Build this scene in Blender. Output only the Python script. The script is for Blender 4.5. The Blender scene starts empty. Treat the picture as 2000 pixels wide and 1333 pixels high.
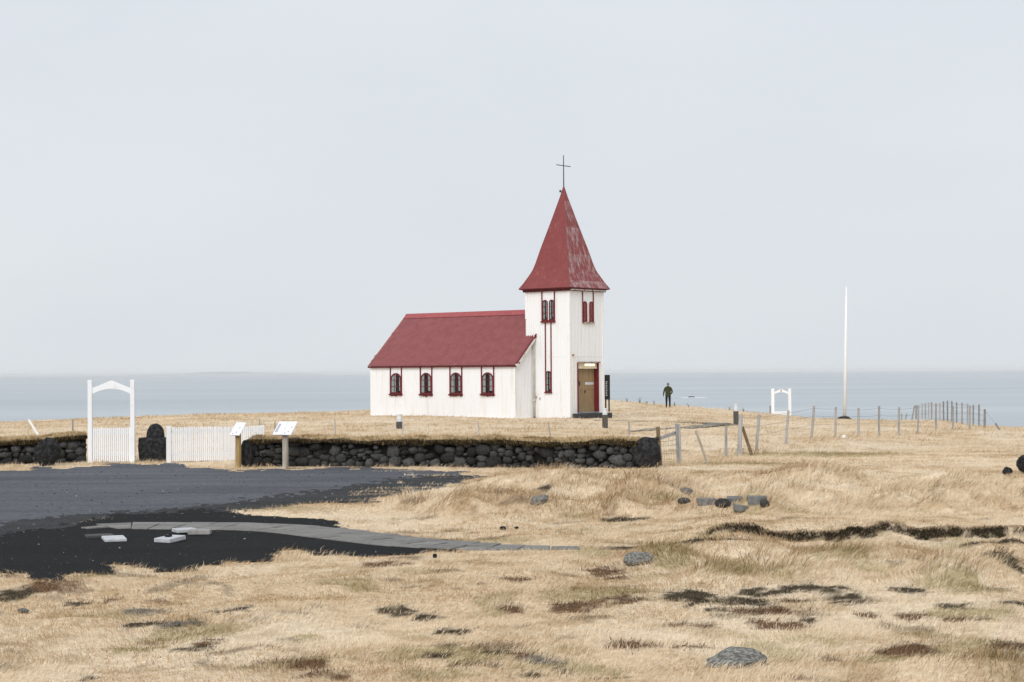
import bpy, bmesh, math, random
import numpy as np
from mathutils import Vector, Matrix, Quaternion

random.seed(7)
RNG = np.random.default_rng(11)
R = math.radians
scene = bpy.context.scene
col = scene.collection

# ------------------------------------------------------------------ camera
F = 3500.0                     # focal length in pixels of a 2000 px wide frame
CAM = Vector((0.0, 0.0, 2.6))
PITCH = math.atan((727.2 - 666.5) / F)
ROLL = R(0.37)
fwd = Vector((0, math.cos(PITCH), math.sin(PITCH)))
up0 = Vector((0, -math.sin(PITCH), math.cos(PITCH)))
rt0 = Vector((1, 0, 0))
rt = rt0 * math.cos(ROLL) - up0 * math.sin(ROLL)
up = up0 * math.cos(ROLL) + rt0 * math.sin(ROLL)
cd = bpy.data.cameras.new('camera')
cd.sensor_width = 36.0
cd.lens = F / 2000.0 * 36.0
cd.clip_start = 0.1
cd.clip_end = 120000.0
cam = bpy.data.objects.new('camera', cd)
col.objects.link(cam)
cam.matrix_world = Matrix(((rt.x, up.x, -fwd.x, CAM.x), (rt.y, up.y, -fwd.y, CAM.y),
                           (rt.z, up.z, -fwd.z, CAM.z), (0, 0, 0, 1)))
scene.camera = cam

# ------------------------------------------------------------------ sky and sun (overcast)
SUN_EL, SUN_AZ = R(40), R(196)          # azimuth clockwise from +Y: behind the camera, a little left
world = bpy.data.worlds.new('World')
scene.world = world
world.use_nodes = True
nt = world.node_tree
nt.nodes.clear()
wo = nt.nodes.new('ShaderNodeOutputWorld')
bg = nt.nodes.new('ShaderNodeBackground')
sky = nt.nodes.new('ShaderNodeTexSky')
sky.sky_type = 'NISHITA'
sky.sun_disc = False
sky.sun_elevation = SUN_EL
sky.sun_rotation = SUN_AZ
sky.air_density = 1.0
sky.dust_density = 4.0
sc = nt.nodes.new('ShaderNodeVectorMath'); sc.operation = 'SCALE'; sc.inputs[3].default_value = 0.08
nt.links.new(sky.outputs[0], sc.inputs[0])
mx = nt.nodes.new('ShaderNodeMix'); mx.data_type = 'RGBA'
mx.inputs[0].default_value = 0.93
nt.links.new(sc.outputs[0], mx.inputs[6])
# cloud deck: faint unevenness
tc = nt.nodes.new('ShaderNodeTexCoord')
nz = nt.nodes.new('ShaderNodeTexNoise'); nz.inputs['Scale'].default_value = 2.5; nz.inputs['Detail'].default_value = 4
mp = nt.nodes.new('ShaderNodeMapping'); mp.inputs['Scale'].default_value = (1, 1, 3)
nt.links.new(tc.outputs['Generated'], mp.inputs[0]); nt.links.new(mp.outputs[0], nz.inputs['Vector'])
cr = nt.nodes.new('ShaderNodeValToRGB')
cr.color_ramp.elements[0].position = 0.3; cr.color_ramp.elements[0].color = (0.562, 0.595, 0.630, 1)
cr.color_ramp.elements[1].position = 0.7; cr.color_ramp.elements[1].color = (0.602, 0.632, 0.664, 1)
nt.links.new(nz.outputs[0], cr.inputs[0])
nt.links.new(cr.outputs[0], mx.inputs[7])
nt.links.new(mx.outputs[2], bg.inputs[0])
bg.inputs[1].default_value = 1.0
nt.links.new(bg.outputs[0], wo.inputs[0])

sd = bpy.data.lights.new('sun', 'SUN')
sd.energy = 1.5
sd.angle = R(35)
sd.color = (1.0, 0.985, 0.965)
sun = bpy.data.objects.new('sun', sd)
col.objects.link(sun)
sdir = Vector((math.sin(SUN_AZ) * math.cos(SUN_EL), math.cos(SUN_AZ) * math.cos(SUN_EL), math.sin(SUN_EL)))
sun.rotation_euler = sdir.to_track_quat('Z', 'Y').to_euler()
sun.location = (0, -10, 40)

scene.view_settings.view_transform = 'Standard'
scene.view_settings.look = 'None'
scene.view_settings.gamma = 1.0
scene.view_settings.exposure = 0.40
scene.view_settings.use_curve_mapping = False
scene.render.engine = 'CYCLES'

# ------------------------------------------------------------------ pixel rays
def ray(px, py):
    d = fwd * F + rt * (px - 1000.0) - up * (py - 666.5)
    return d / d.y
def at(px, py, D):
    return CAM + ray(px, py) * D
def flat(px, py, z=0.0):
    d = ray(px, py)
    return CAM + d * ((z - CAM.z) / d.z)

# ------------------------------------------------------------------ noise
def _hash(ix, iy, seed):
    h = (ix.astype(np.int64) * 374761393 + iy.astype(np.int64) * 668265263 + seed * 1442695041) & 0xFFFFFFFF
    h = ((h ^ (h >> 13)) * 1274126177) & 0xFFFFFFFF
    return ((h ^ (h >> 16)) & 0xFFFFFF) / float(0xFFFFFF)
def vnoise(x, y, seed=0):
    x = np.asarray(x, float); y = np.asarray(y, float)
    ix = np.floor(x); iy = np.floor(y); fx = x - ix; fy = y - iy
    fx = fx * fx * (3 - 2 * fx); fy = fy * fy * (3 - 2 * fy)
    a = _hash(ix, iy, seed); b = _hash(ix + 1, iy, seed); c = _hash(ix, iy + 1, seed); d = _hash(ix + 1, iy + 1, seed)
    return (a * (1 - fx) + b * fx) * (1 - fy) + (c * (1 - fx) + d * fx) * fy
def fbm(x, y, scale, octv=4, seed=0):
    s = 0.0; a = 1.0; t = 0.0; f = 1.0 / scale
    for o in range(octv):
        s = s + a * vnoise(np.asarray(x) * f + 13.7 * o, np.asarray(y) * f - 7.1 * o, seed + o)
        t += a; a *= 0.5; f *= 2.03
    return s / t
def sstep(a, b, v):
    t = np.clip((v - a) / (b - a), 0, 1)
    return t * t * (3 - 2 * t)

# ------------------------------------------------------------------ terrain height
ctrl = []
for (px, py, D) in [
    # churchyard and around the church
    (1113.5, 817, 85), (1005, 817, 85.3), (724, 812, 91.5), (780, 838, 73), (1182, 838, 72.5), (1437, 829, 80),
    (1250, 822, 84), (1350, 826, 81),
    # far crest of the headland
    (-400, 838, 95), (0, 825, 100), (170, 818, 103), (340, 812, 106), (520, 807, 110), (700, 803, 114), (1195, 781, 118),
    (1225, 784, 120), (1305, 791, 125), (1420, 800, 127), (1480, 808, 129), (1544, 813, 128), (1600, 819, 120),
    (1634, 821, 113), (1720, 823.5, 108), (1765, 822, 108), (1810, 820.5, 106), (1855, 826, 100), (1900, 832, 92),
    (1960, 835, 90), (2000, 835.5, 90), (2300, 842, 88), (1305, 798, 118),
    # along the wire fence
    (1443, 890, 56), (1477, 882, 58.5), (1534, 868, 62), (1585, 858, 66), (1631, 855, 69), (1717, 853, 72),
    (1793, 849, 75), (1861, 840, 80), (1923, 838, 84), (1850, 823.5, 99), (1889, 831, 92),
    (2000, 900, 51), (2000, 862, 69), (2300, 870, 66), (2000, 925, 45.5)]:
    p = at(px, py, D); ctrl.append((p.x, p.y, p.z))
for x in (-22, -14, -7, -3, 1):
    ctrl.append((x, 57, 0.16)); ctrl.append((x * 1.2, 66, 0.30))
for y in (-8, 4, 12, 20, 28, 36, 44, 49.5):
    for k in (-1.6, -0.8, -0.3, -0.1, 0.1, 0.3, 0.8, 1.6):
        ctrl.append((k * max(y, 12), y, 0.0))
ctrl = np.array(ctrl)
def _phi(r2):
    return np.where(r2 > 1e-9, 0.5 * r2 * np.log(np.maximum(r2, 1e-9)), 0.0)
n = len(ctrl)
r2 = (ctrl[:, None, 0] - ctrl[None, :, 0]) ** 2 + (ctrl[:, None, 1] - ctrl[None, :, 1]) ** 2
A = np.zeros((n + 3, n + 3))
A[:n, :n] = _phi(r2) + np.eye(n) * 3.0
A[:n, n] = 1; A[:n, n + 1:n + 3] = ctrl[:, :2]
A[n, :n] = 1; A[n + 1:, :n] = ctrl[:, :2].T
wts = np.linalg.solve(A, np.concatenate([ctrl[:, 2], np.zeros(3)]))
def z_rbf(x, y):
    s = wts[n] + wts[n + 1] * x + wts[n + 2] * y
    for i in range(n):
        s = s + wts[i] * _phi((x - ctrl[i, 0]) ** 2 + (y - ctrl[i, 1]) ** 2)
    return s

def poly_world(pts):
    return np.array([[flat(a, b).x, flat(a, b).y] for a, b in pts])
LOT = poly_world([(-700, 945), (-200, 924), (0, 919), (170, 913), (200, 908), (250, 908), (330, 909), (470, 917), (600, 915),
    (740, 915), (892, 922), (943, 935), (850, 955), (757, 973), (724, 985), (664, 985), (592, 986), (535, 994),
    (439, 1000), (375, 1004), (225, 1015), (125, 1036), (0, 1055), (-300, 1090), (-700, 1115)])
SOIL = poly_world([(-700, 1100), (-300, 1084), (0, 1048), (125, 1029), (225, 1009), (375, 998), (439, 994), (475, 1009),
    (640, 1016), (670, 1036), (700, 1041), (790, 1052), (892, 1058), (900, 1075), (790, 1084), (745, 1087), (616, 1087),
    (568, 1076), (535, 1085), (532, 1100), (450, 1101), (380, 1106), (375, 1116), (345, 1121), (287, 1115),
    (232, 1106), (212, 1126), (140, 1121), (120, 1138), (82, 1140), (65, 1133), (45, 1123), (0, 1121), (-100, 1135), (-700, 1190)])
def sdist(P, x, y):
    """signed distance to polygon, negative inside"""
    x = np.asarray(x, float); y = np.asarray(y, float)
    d = np.full(x.shape, 1e9); ins = np.zeros(x.shape, bool)
    m = len(P)
    for i in range(m):
        ax, ay = P[i]; bx, by = P[(i + 1) % m]
        ex, ey = bx - ax, by - ay
        t = np.clip(((x - ax) * ex + (y - ay) * ey) / (ex * ex + ey * ey), 0, 1)
        d = np.minimum(d, (x - ax - t * ex) ** 2 + (y - ay - t * ey) ** 2)
        c = ((ay > y) != (by > y))
        with np.errstate(divide='ignore', invalid='ignore'):
            xi = (bx - ax) * (y - ay) / (by - ay) + ax
        ins ^= c & (x < xi)
    d = np.sqrt(d)
    return np.where(ins, -d, d)

path_px = [(165, 1036), (225, 1030), (325, 1030.5), (425, 1030.5), (490, 1031.5), (550, 1034), (600, 1038.5), (655, 1045.5),
           (700, 1051), (730, 1055), (790, 1063), (880, 1069), (1000, 1072), (1080, 1072.5), (1165, 1071)]
PATH = np.array([[flat(a, b).x, flat(a, b).y] for a, b in path_px])
def resample(P, step):
    d = np.concatenate([[0], np.cumsum(np.hypot(*np.diff(P, axis=0).T))])
    t = np.arange(0, d[-1], step)
    Q = np.stack([np.interp(t, d, P[:, 0]), np.interp(t, d, P[:, 1])], 1)
    return Q
def smooth_line(P, it=6):
    P = P.copy()
    for _ in range(it):
        P[1:-1] = 0.25 * P[:-2] + 0.5 * P[1:-1] + 0.25 * P[2:]
    return P
PATHS = smooth_line(resample(PATH, 0.2), 8)
def dist_line(P, x, y):
    x = np.asarray(x, float); y = np.asarray(y, float)
    d = np.full(x.shape, 1e9)
    for i in range(len(P) - 1):
        ax, ay = P[i]; ex, ey = P[i + 1] - P[i]
        t = np.clip(((x - ax) * ex + (y - ay) * ey) / (ex * ex + ey * ey), 0, 1)
        d = np.minimum(d, (x - ax - t * ex) ** 2 + (y - ay - t * ey) ** 2)
    return np.sqrt(d)

def px_ell(px, py, rx, ry):
    p = flat(px, py); D = p.y
    return p.x, p.y, rx * D / F, ry * D * D / (F * CAM.z)
# tussock mounds: px, py of the foot, half width px, half depth px, height m
mounds = []
for px, py, rx, ry, h in [
    (960, 994, 140, 12, 0.34), (1130, 962, 110, 11, 0.34), (800, 997, 70, 6, 0.20), (1060, 1004, 80, 7, 0.22), (1250, 992, 110, 11, 0.36), (1360, 1004, 80, 8, 0.18),
    (1180, 1006, 60, 6, 0.2), (890, 1008, 60, 6, 0.16), (1300, 958, 90, 9, 0.24), (1060, 948, 60, 7, 0.22), (1420, 1008, 110, 7, 0.14),
    (1560, 985, 100, 11, 0.32), (1660, 1003, 80, 7, 0.18), (1760, 990, 100, 11, 0.30), (1930, 988, 90, 10, 0.34), (1600, 945, 120, 9, 0.18), (1850, 955, 100, 8, 0.16), (1480, 1010, 60, 6, 0.16),
    (1290, 1094, 95, 11, 0.21), (1400, 1137, 80, 10, 0.21), (1610, 1100, 100, 10, 0.17), (1545, 1134, 85, 9, 0.17), (1760, 1090, 85, 8, 0.12), (1700, 1095, 50, 7, 0.11),
    (1840, 1138, 100, 10, 0.20), (1950, 1110, 60, 9, 0.20), (1480, 1120, 50, 9, 0.14), (1950, 1322, 120, 14, 0.14), (1780, 1317, 120, 11, 0.09),
    (60, 1150, 90, 12, 0.10), (900, 1180, 120, 10, 0.05), (600, 1200, 120, 10, 0.05), (1420, 1170, 120, 10, -0.06), (1650, 1172, 60, 8, -0.05)]:
    mounds.append(px_ell(px, py, rx, ry) + (h,))
BANK = np.array([[flat(a, b).x, flat(a, b).y] for a, b in [(1170, 1053), (1280, 1054), (1390, 1051), (1500, 1056), (1600, 1053), (1680, 1055), (1760, 1049), (1800, 1053), (1860, 1048), (1900, 1051), (1960, 1050), (2000, 1053), (2200, 1052), (2600, 1050)]])
BANK2 = np.array([[flat(a, b).x, flat(a, b).y] for a, b in [(1130, 1072), (1340, 1071), (1480, 1071), (1600, 1068), (1750, 1064), (1880, 1067), (2000, 1063), (2300, 1062)]])

CREST_PX = [(-1500, 95), (-400, 95), (0, 100), (340, 106), (700, 114), (1195, 118), (1305, 125), (1420, 127), (1544, 128), (1600, 120), (1634, 113),
            (1720, 108), (1810, 106), (1855, 100), (1900, 92), (2000, 90), (2300, 88), (3500, 85)]
_cu = np.array([(a - 1000) / F for a, b in CREST_PX]); _cD = np.array([b for a, b in CREST_PX])
def crest(x, y):
    return np.interp(x / np.maximum(y, 1.0), _cu, _cD)

def tussock(x, y):
    m = sstep(29, 33, y) * sstep(45.5, 42, y) * sstep(PATH[9, 0], PATH[12, 0], x)
    m = np.maximum(m, 0.6 * sstep(20, 23, y) * sstep(30, 27, y) * sstep(PATH[-1, 0], PATH[-1, 0] + 2, x))
    return m * sstep(0.50, 0.74, fbm(x, y, 1.15, 3, 301))
def lot_ragged(x, y):
    return (fbm(x, y, 0.6, 4, 121) - 0.5) * (0.9 + 1.6 * sstep(42, 49, y)) + (fbm(x, y, 2.5, 2, 311) - 0.5) * 1.2 * sstep(42, 49, y)
def wild(x, y):
    """1 on rough ground, 0 on gravel, path"""
    w = np.minimum(sstep(-0.1, 0.9, sdist(LOT, x, y)), sstep(-0.1, 0.7, sdist(SOIL, x, y)))
    return np.minimum(w, sstep(0.6, 1.1, dist_line(PATHS, x, y)))
def zt(x, y, w=None):
    x = np.asarray(x, float); y = np.asarray(y, float)
    yc = np.minimum(y, 150.0)
    z = z_rbf(np.clip(x, -70, 70), np.maximum(np.minimum(yc, crest(x, y) + 4), -8))
    if w is None:
        w = wild(x, y)
    near = sstep(52, 46, y)
    z = z + w * near * ((fbm(x, y, 1.3, 4, 3) - 0.5) * 0.16 + (fbm(x, y, 0.35, 2, 9) - 0.5) * 0.05)
    z = z + (1 - near) * sstep(49, 60, y) * ((fbm(x, y, 2.2, 3, 5) - 0.5) * 0.10 + (fbm(x, y, 0.6, 2, 19) - 0.5) * 0.04)
    z = z + (1 - w) * (fbm(x, y, 2.5, 3, 21) - 0.5) * 0.03
    for mx_, my_, rx, ry, h in mounds:
        e = ((x - mx_) / rx) ** 2 + ((y - my_) / ry) ** 2
        z = z + h * np.exp(-e * 1.3) * (0.65 + 0.7 * fbm(x, y, 0.5, 3, 31)) * (w if h > 0 else 1)
    z = z + 0.20 * w * tussock(x, y)
    # eroded bank on the right: a step up away from the camera
    yb = np.interp(x, BANK[:, 0], BANK[:, 1]) + (fbm(x, y, 0.5, 3, 41) - 0.5) * 0.35
    amt = sstep(BANK[1, 0], BANK[3, 0], x)
    z = z + amt * 0.135 * sstep(-0.16, 0.06, y - yb) * sstep(6.0, 1.5, y - yb)
    yb2 = np.interp(x, BANK2[:, 0], BANK2[:, 1])
    z = z - amt * 0.05 * np.exp(-((y - yb2) / 0.3) ** 2)
    # the land falls away to the sea behind the crest
    o = np.maximum(y - crest(x, y), 0)
    z = z - np.minimum(0.018 * o ** 1.8, 30)
    return z
def zg(x, y):
    return float(zt(np.array([x]), np.array([y]))[0])
_Ds = np.concatenate([np.arange(9, 60, 0.25), np.arange(60, 150, 0.5)])
def hit(px, py):
    """ground point seen at a pixel"""
    d = ray(px, py)
    Ds_ = _Ds
    for _ in range(2):
        below = CAM.z + d.z * Ds_ <= zt(d.x * Ds_, d.y * Ds_)
        i = int(np.argmax(below)) if below.any() else len(Ds_) - 1
        D = Ds_[i]
        Ds_ = np.linspace(Ds_[max(i - 1, 0)], D, 14)
    return Vector((d.x * D, D, zg(d.x * D, D)))

# ------------------------------------------------------------------ ground colour zones
STRAW = np.array([0.63, 0.492, 0.335]); PALE = np.array([0.70, 0.575, 0.42]); OCHRE = np.array([0.45, 0.315, 0.175])
EARTH = np.array([0.062, 0.047, 0.028]); MOSS = np.array([0.33, 0.262, 0.125]); HEATH = np.array([0.145, 0.082, 0.044]); GREYS = np.array([0.12, 0.115, 0.11])
PT = {'d': [], 'h': [], 'm': [], 'g': []}
for k, px, py, rx, ry in [
    ('h', 755, 1104, 48, 7), ('h', 1005, 1133, 30, 4), ('h', 1185, 1112, 38, 7), ('h', 1205, 1125, 25, 3), ('h', 1125, 1186, 55, 8), ('h', 1000, 1187, 30, 5), ('h', 1210, 1176, 45, 6),
    ('h', 945, 1146, 15, 4), ('h', 1490, 1197, 60, 7), ('h', 1520, 1222, 60, 6), ('h', 1230, 1268, 60, 6), ('h', 1330, 1270, 50, 4), ('h', 1780, 1203, 30, 7),
    ('h', 1770, 1266, 60, 9), ('h', 1970, 1262, 40, 8), ('h', 95, 1156, 40, 8), ('h', 1020, 1290, 22, 5), ('h', 920, 1306, 50, 5), ('h', 600, 1305, 40, 6), ('h', 1340, 1222, 50, 6), ('h', 1690, 1203, 20, 4),
    ('h', 410, 1262, 30, 8), ('h', 620, 1325, 50, 6), ('h', 215, 1168, 20, 5), ('h', 1880, 1210, 40, 4), ('h', 1310, 1268, 20, 4), ('h', 1620, 1283, 20, 5),
    ('d', 1420, 1176, 90, 13), ('d', 1350, 1168, 50, 9), ('d', 1590, 1156, 60, 8), ('d', 1500, 1160, 50, 6), ('d', 1660, 1176, 52, 10), ('d', 1560, 1178, 40, 7), ('d', 770, 1192, 38, 7), ('d', 835, 1200, 35, 6), ('d', 455, 1192, 45, 6),
    ('d', 270, 1214, 40, 5), ('d', 150, 1174, 25, 5), ('d', 1840, 1112, 55, 8), ('d', 1950, 1108, 36, 16), ('d', 1985, 1186, 30, 6), ('d', 1870, 1190, 50, 5), ('d', 1770, 1160, 40, 6), ('d', 400, 1272, 18, 5), ('d', 880, 1240, 35, 4),
    ('d', 1100, 1316, 35, 6), ('d', 1030, 1328, 30, 5), ('d', 960, 1310, 20, 4), ('d', 1190, 1326, 40, 4), ('d', 850, 1290, 30, 5), ('d', 20, 1165, 40, 8), ('d', 1215, 1016, 45, 2.5), ('d', 1050, 970, 26, 5),
    ('d', 1340, 1165, 30, 6), ('d', 975, 1283, 30, 4), ('d', 370, 1276, 40, 4), ('d', 175, 1321, 20, 4), ('d', 110, 1330, 30, 4), ('d', 1400, 1195, 20, 3), ('d', 1580, 1213, 15, 4),
    ('m', 425, 1232, 25, 6), ('m', 270, 1272, 60, 7), ('m', 1170, 1164, 110, 16), ('m', 715, 1150, 40, 5), ('m', 600, 1248, 35, 6), ('m', 1310, 1095, 60, 14), ('m', 1420, 1130, 60, 12), ('m', 1880, 1200, 90, 10),
    ('m', 1660, 1105, 60, 10), ('m', 1860, 1150, 60, 10), ('m', 880, 1285, 130, 14), ('m', 1130, 1310, 110, 14), ('m', 1720, 1285, 60, 8), ('m', 1960, 1310, 70, 16), ('m', 860, 1325, 90, 10), ('m', 1600, 885, 160, 5), ('m', 1450, 905, 120, 3), ('m', 560, 1300, 120, 6),
    ('g', 290, 1188, 40, 6), ('g', 455, 1190, 50, 6), ('g', 330, 1212, 50, 6), ('g', 1060, 1300, 40, 6)]:
    PT[k].append(px_ell(px, py, rx, ry))
def patch(kind, x, y):
    nn = (fbm(x, y, 0.16, 4, 51) - 0.5) * 3.4
    w = np.zeros(np.shape(x))
    for cx, cy, rx, ry in PT[kind]:
        m = (np.abs(x - cx) < 2.2 * rx) & (np.abs(y - cy) < 2.2 * ry)
        if m.any():
            e = ((x[m] - cx) / rx) ** 2 + ((y[m] - cy) / ry) ** 2
            w[m] = np.maximum(w[m], sstep(1.5, 0.4, e + nn[m]))
    return w
def zones(x, y, pick=None):
    """colour and weights (rgb, bare) of the ground cover"""
    x = np.asarray(x, float); y = np.asarray(y, float)
    a = fbm(x, y, 3.0, 4, 61)[..., None]; b = fbm(x, y, 0.5, 3, 71)[..., None]
    c = STRAW + (PALE - STRAW) * sstep(0.35, 0.7, a) + (OCHRE - STRAW) * sstep(0.56, 0.75, b) * 0.75
    near = sstep(46, 40, y)
    w_m = np.maximum(patch('m', x, y) * 0.75, near * 0.6 * sstep(0.62, 0.74, fbm(x, y, 1.1, 4, 81)))
    w_h = np.maximum(patch('h', x, y), near * 0.6 * sstep(0.70, 0.78, fbm(x, y, 0.8, 4, 91)))
    w_d = np.maximum(patch('d', x, y), near * 0.5 * sstep(0.72, 0.80, fbm(x, y, 0.7, 4, 101)))
    w_g = patch('g', x, y) * 0.8
    # bank faces
    amt = sstep(BANK[2, 0] - 0.3, BANK[2, 0] + 0.1, x)
    yb = np.interp(x, BANK[:, 0], BANK[:, 1]) + (fbm(x, y, 0.5, 3, 41) - 0.5) * 0.35
    w_b = amt * sstep(0.22, 0.10, np.abs(y - yb + 0.05) + (fbm(x, y, 0.12, 2, 321) - 0.5) * 0.22 + 0.10 * sstep(0.46, 0.34, fbm(x, y * 0.3, 0.6, 3, 351))) * sstep(0.20, 0.30, fbm(x, y * 0.3, 0.5, 3, 111))
    yb2 = np.interp(x, BANK2[:, 0], BANK2[:, 1])
    on2 = np.interp(x, [BANK2[0, 0] + .2, BANK2[0, 0] + .6, BANK2[3, 0] - .2, BANK2[3, 0] + .1, BANK2[5, 0] - .1, BANK2[5, 0] + .1], [0, 1, 1, 0, 0, 1])
    w_b = np.maximum(w_b, on2 * sstep(0.34, 0.2, np.abs(y - yb2) + (b[..., 0] - 0.5) * 0.3))
    w_d = np.maximum(w_d, w_b)
    if pick is not None:
        w_m, w_h, w_d, w_g = [0.25 * w + 0.75 * (w > pick) for w in (w_m, w_h, w_d, w_g)]
    for w, cc in ((w_m, MOSS), (w_g, GREYS), (w_h, HEATH), (w_d, EARTH)):
        c = c + (cc - c) * w[..., None]
    return c, np.clip(w_d * 0.97 + w_g * 0.7 + w_h * 0.25, 0, 1), w_b

# ------------------------------------------------------------------ materials
def nodes_of(m):
    m.use_nodes = True
    t = m.node_tree
    return t, t.nodes['Principled BSDF']
MATS = {}
def mat(name, c, rough=0.7, var=0.15, scale=8.0, bump=0.0, bscale=None, c2=None, thr=(0.45, 0.6), metal=0.0, rnd=0.0, stretch=None, spec=0.3):
    m = bpy.data.materials.new(name)
    t, b = nodes_of(m)
    b.inputs['Roughness'].default_value = rough
    b.inputs['Metallic'].default_value = metal
    b.inputs['Specular IOR Level'].default_value = spec
    tc = t.nodes.new('ShaderNodeTexCoord')
    src = tc.outputs['Object']
    if stretch:
        mpn = t.nodes.new('ShaderNodeMapping'); mpn.inputs['Scale'].default_value = stretch
        t.links.new(src, mpn.inputs[0]); src = mpn.outputs[0]
    nz = t.nodes.new('ShaderNodeTexNoise'); nz.inputs['Scale'].default_value = scale; nz.inputs['Detail'].default_value = 6
    t.links.new(src, nz.inputs['Vector'])
    rp = t.nodes.new('ShaderNodeValToRGB')
    e = rp.color_ramp.elements
    if c2 is None:
        e[0].position = 0.3; e[1].position = 0.7
        e[0].color = tuple(v * (1 - var) for v in c) + (1,)
        e[1].color = tuple(min(1, v * (1 + var)) for v in c) + (1,)
    else:
        e[0].position = thr[0]; e[1].position = thr[1]
        e[0].color = tuple(c) + (1,); e[1].color = tuple(c2) + (1,)
    t.links.new(nz.outputs[0], rp.inputs[0])
    out = rp.outputs[0]
    if rnd:
        oi = t.nodes.new('ShaderNodeObjectInfo')
        mr = t.nodes.new('ShaderNodeMapRange'); mr.inputs['To Min'].default_value = 1 - rnd; mr.inputs['To Max'].default_value = 1 + rnd
        t.links.new(oi.outputs['Random'], mr.inputs['Value'])
        vm = t.nodes.new('ShaderNodeVectorMath'); vm.operation = 'SCALE'
        t.links.new(out, vm.inputs[0]); t.links.new(mr.outputs[0], vm.inputs[3])
        out = vm.outputs[0]
    t.links.new(out, b.inputs['Base Color'])
    if bump:
        bn = t.nodes.new('ShaderNodeBump'); bn.inputs['Strength'].default_value = bump; bn.inputs['Distance'].default_value = 0.02
        n2 = t.nodes.new('ShaderNodeTexNoise'); n2.inputs['Scale'].default_value = bscale or scale * 3; n2.inputs['Detail'].default_value = 6
        t.links.new(src, n2.inputs['Vector'])
        t.links.new(n2.outputs[0], bn.inputs['Height']); t.links.new(bn.outputs[0], b.inputs['Normal'])
    MATS[name] = m
    return m

M_WHITE = mat('white_paint', (0.85, 0.85, 0.85), 0.6, c2=(0.72, 0.71, 0.69), thr=(0.55, 0.8), scale=6)
M_WHITEG = mat('gate_paint', (0.86, 0.865, 0.88), 0.6, c2=(0.74, 0.745, 0.75), thr=(0.58, 0.8), scale=4, rnd=0.04)
M_RED = mat('red_trim', (0.145, 0.016, 0.020), 0.55, 0.25, 9)
M_REDDARK = mat('red_fascia', (0.10, 0.010, 0.013), 0.5, 0.25, 9)
M_RIDGE = mat('ridge_red', (0.33, 0.075, 0.078), 0.5, 0.15, 5)
M_CROSS = mat('cross_iron', (0.10, 0.115, 0.14), 0.5, 0.2, 10, metal=0.4)
M_DARKSTONE = mat('lava_stone', (0.026, 0.026, 0.027), 0.95, c2=(0.115, 0.114, 0.108), thr=(0.36, 0.74), scale=5, bump=0.7, bscale=30, rnd=0.65, spec=0.2)
M_BOULDER = mat('black_boulder', (0.011, 0.011, 0.012), 0.9, c2=(0.055, 0.055, 0.056), thr=(0.42, 0.75), scale=4, bump=0.8, bscale=14, spec=0.25)
M_GREYROCK = mat('grey_rock', (0.11, 0.108, 0.10), 1.0, c2=(0.30, 0.292, 0.27), thr=(0.42, 0.62), scale=7, bump=1.0, bscale=9)
M_CORE = mat('wall_core', (0.010, 0.009, 0.008), 1.0, 0.4, 6)
M_SOILTURF = mat('turf_soil', (0.035, 0.026, 0.014), 1.0, c2=(0.14, 0.10, 0.045), thr=(0.45, 0.7), scale=9, bump=1.0, bscale=25)
M_TURF = mat('turf', (0.52, 0.40, 0.24), 1.0, c2=(0.30, 0.20, 0.09), thr=(0.5, 0.72), scale=5, bump=0.9, bscale=20)
M_WOODY = mat('yellow_wood', (0.40, 0.28, 0.12), 0.8, c2=(0.27, 0.18, 0.08), thr=(0.4, 0.7), scale=3, stretch=(8, 8, 1))
M_WOODG = mat('weathered_wood', (0.42, 0.38, 0.32), 0.85, c2=(0.27, 0.24, 0.20), thr=(0.4, 0.7), scale=3, stretch=(8, 8, 1), rnd=0.1)
M_POST = mat('silver_post', (0.40, 0.39, 0.385), 0.85, c2=(0.27, 0.26, 0.25), thr=(0.4, 0.7), scale=3, stretch=(9, 9, 1), rnd=0.15)
M_POSTD = mat('dark_post', (0.23, 0.22, 0.215), 0.85, c2=(0.33, 0.315, 0.30), thr=(0.4, 0.7), scale=3, stretch=(9, 9, 1), rnd=0.25)
M_BROWNP = mat('brown_post', (0.23, 0.16, 0.09), 0.85, c2=(0.14, 0.10, 0.06), thr=(0.4, 0.7), scale=3, stretch=(9, 9, 1))
M_WIRE = mat('wire', (0.16, 0.16, 0.16), 0.6, 0.1, 5, metal=0.5)
M_PANEL = mat('sign_panel', (0.82, 0.83, 0.86), 0.4, 0.03, 5)
M_PRINT = mat('print_blue', (0.08, 0.10, 0.20), 0.6, 0.1, 20)
M_BLACKB = mat('black_board', (0.010, 0.011, 0.013), 0.5, 0.2, 10)
M_LAMPDARK = mat('bollard_wood', (0.085, 0.080, 0.070), 0.8, 0.3, 4, stretch=(9, 9, 1))
M_LAMPHEAD = mat('bollard_metal', (0.66, 0.68, 0.71), 0.45, 0.1, 8, metal=0.2)
M_DOOR = mat('door_wood', (0.36, 0.245, 0.125), 0.65, c2=(0.24, 0.175, 0.105), thr=(0.4, 0.68), scale=1.6, stretch=(14, 14, 1))
M_IRON = mat('black_iron', (0.015, 0.015, 0.016), 0.5, 0.2, 9)
M_STEP = mat('step_stone', (0.045, 0.047, 0.05), 0.8, 0.3, 8, bump=0.4)
M_STAINW = mat('stained_white', (0.72, 0.60, 0.38), 0.6, c2=(0.78, 0.74, 0.66), thr=(0.42, 0.62), scale=6)
M_RUSTW = mat('flaking_bargeboard', (0.74, 0.72, 0.70), 0.7, c2=(0.26, 0.07, 0.06), thr=(0.52, 0.62), scale=4, rnd=0)
M_SHUT = mat('faded_shutter', (0.20, 0.032, 0.032), 0.7, c2=(0.44, 0.24, 0.22), thr=(0.5, 0.75), scale=9, stretch=(3, 3, 1))
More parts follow.
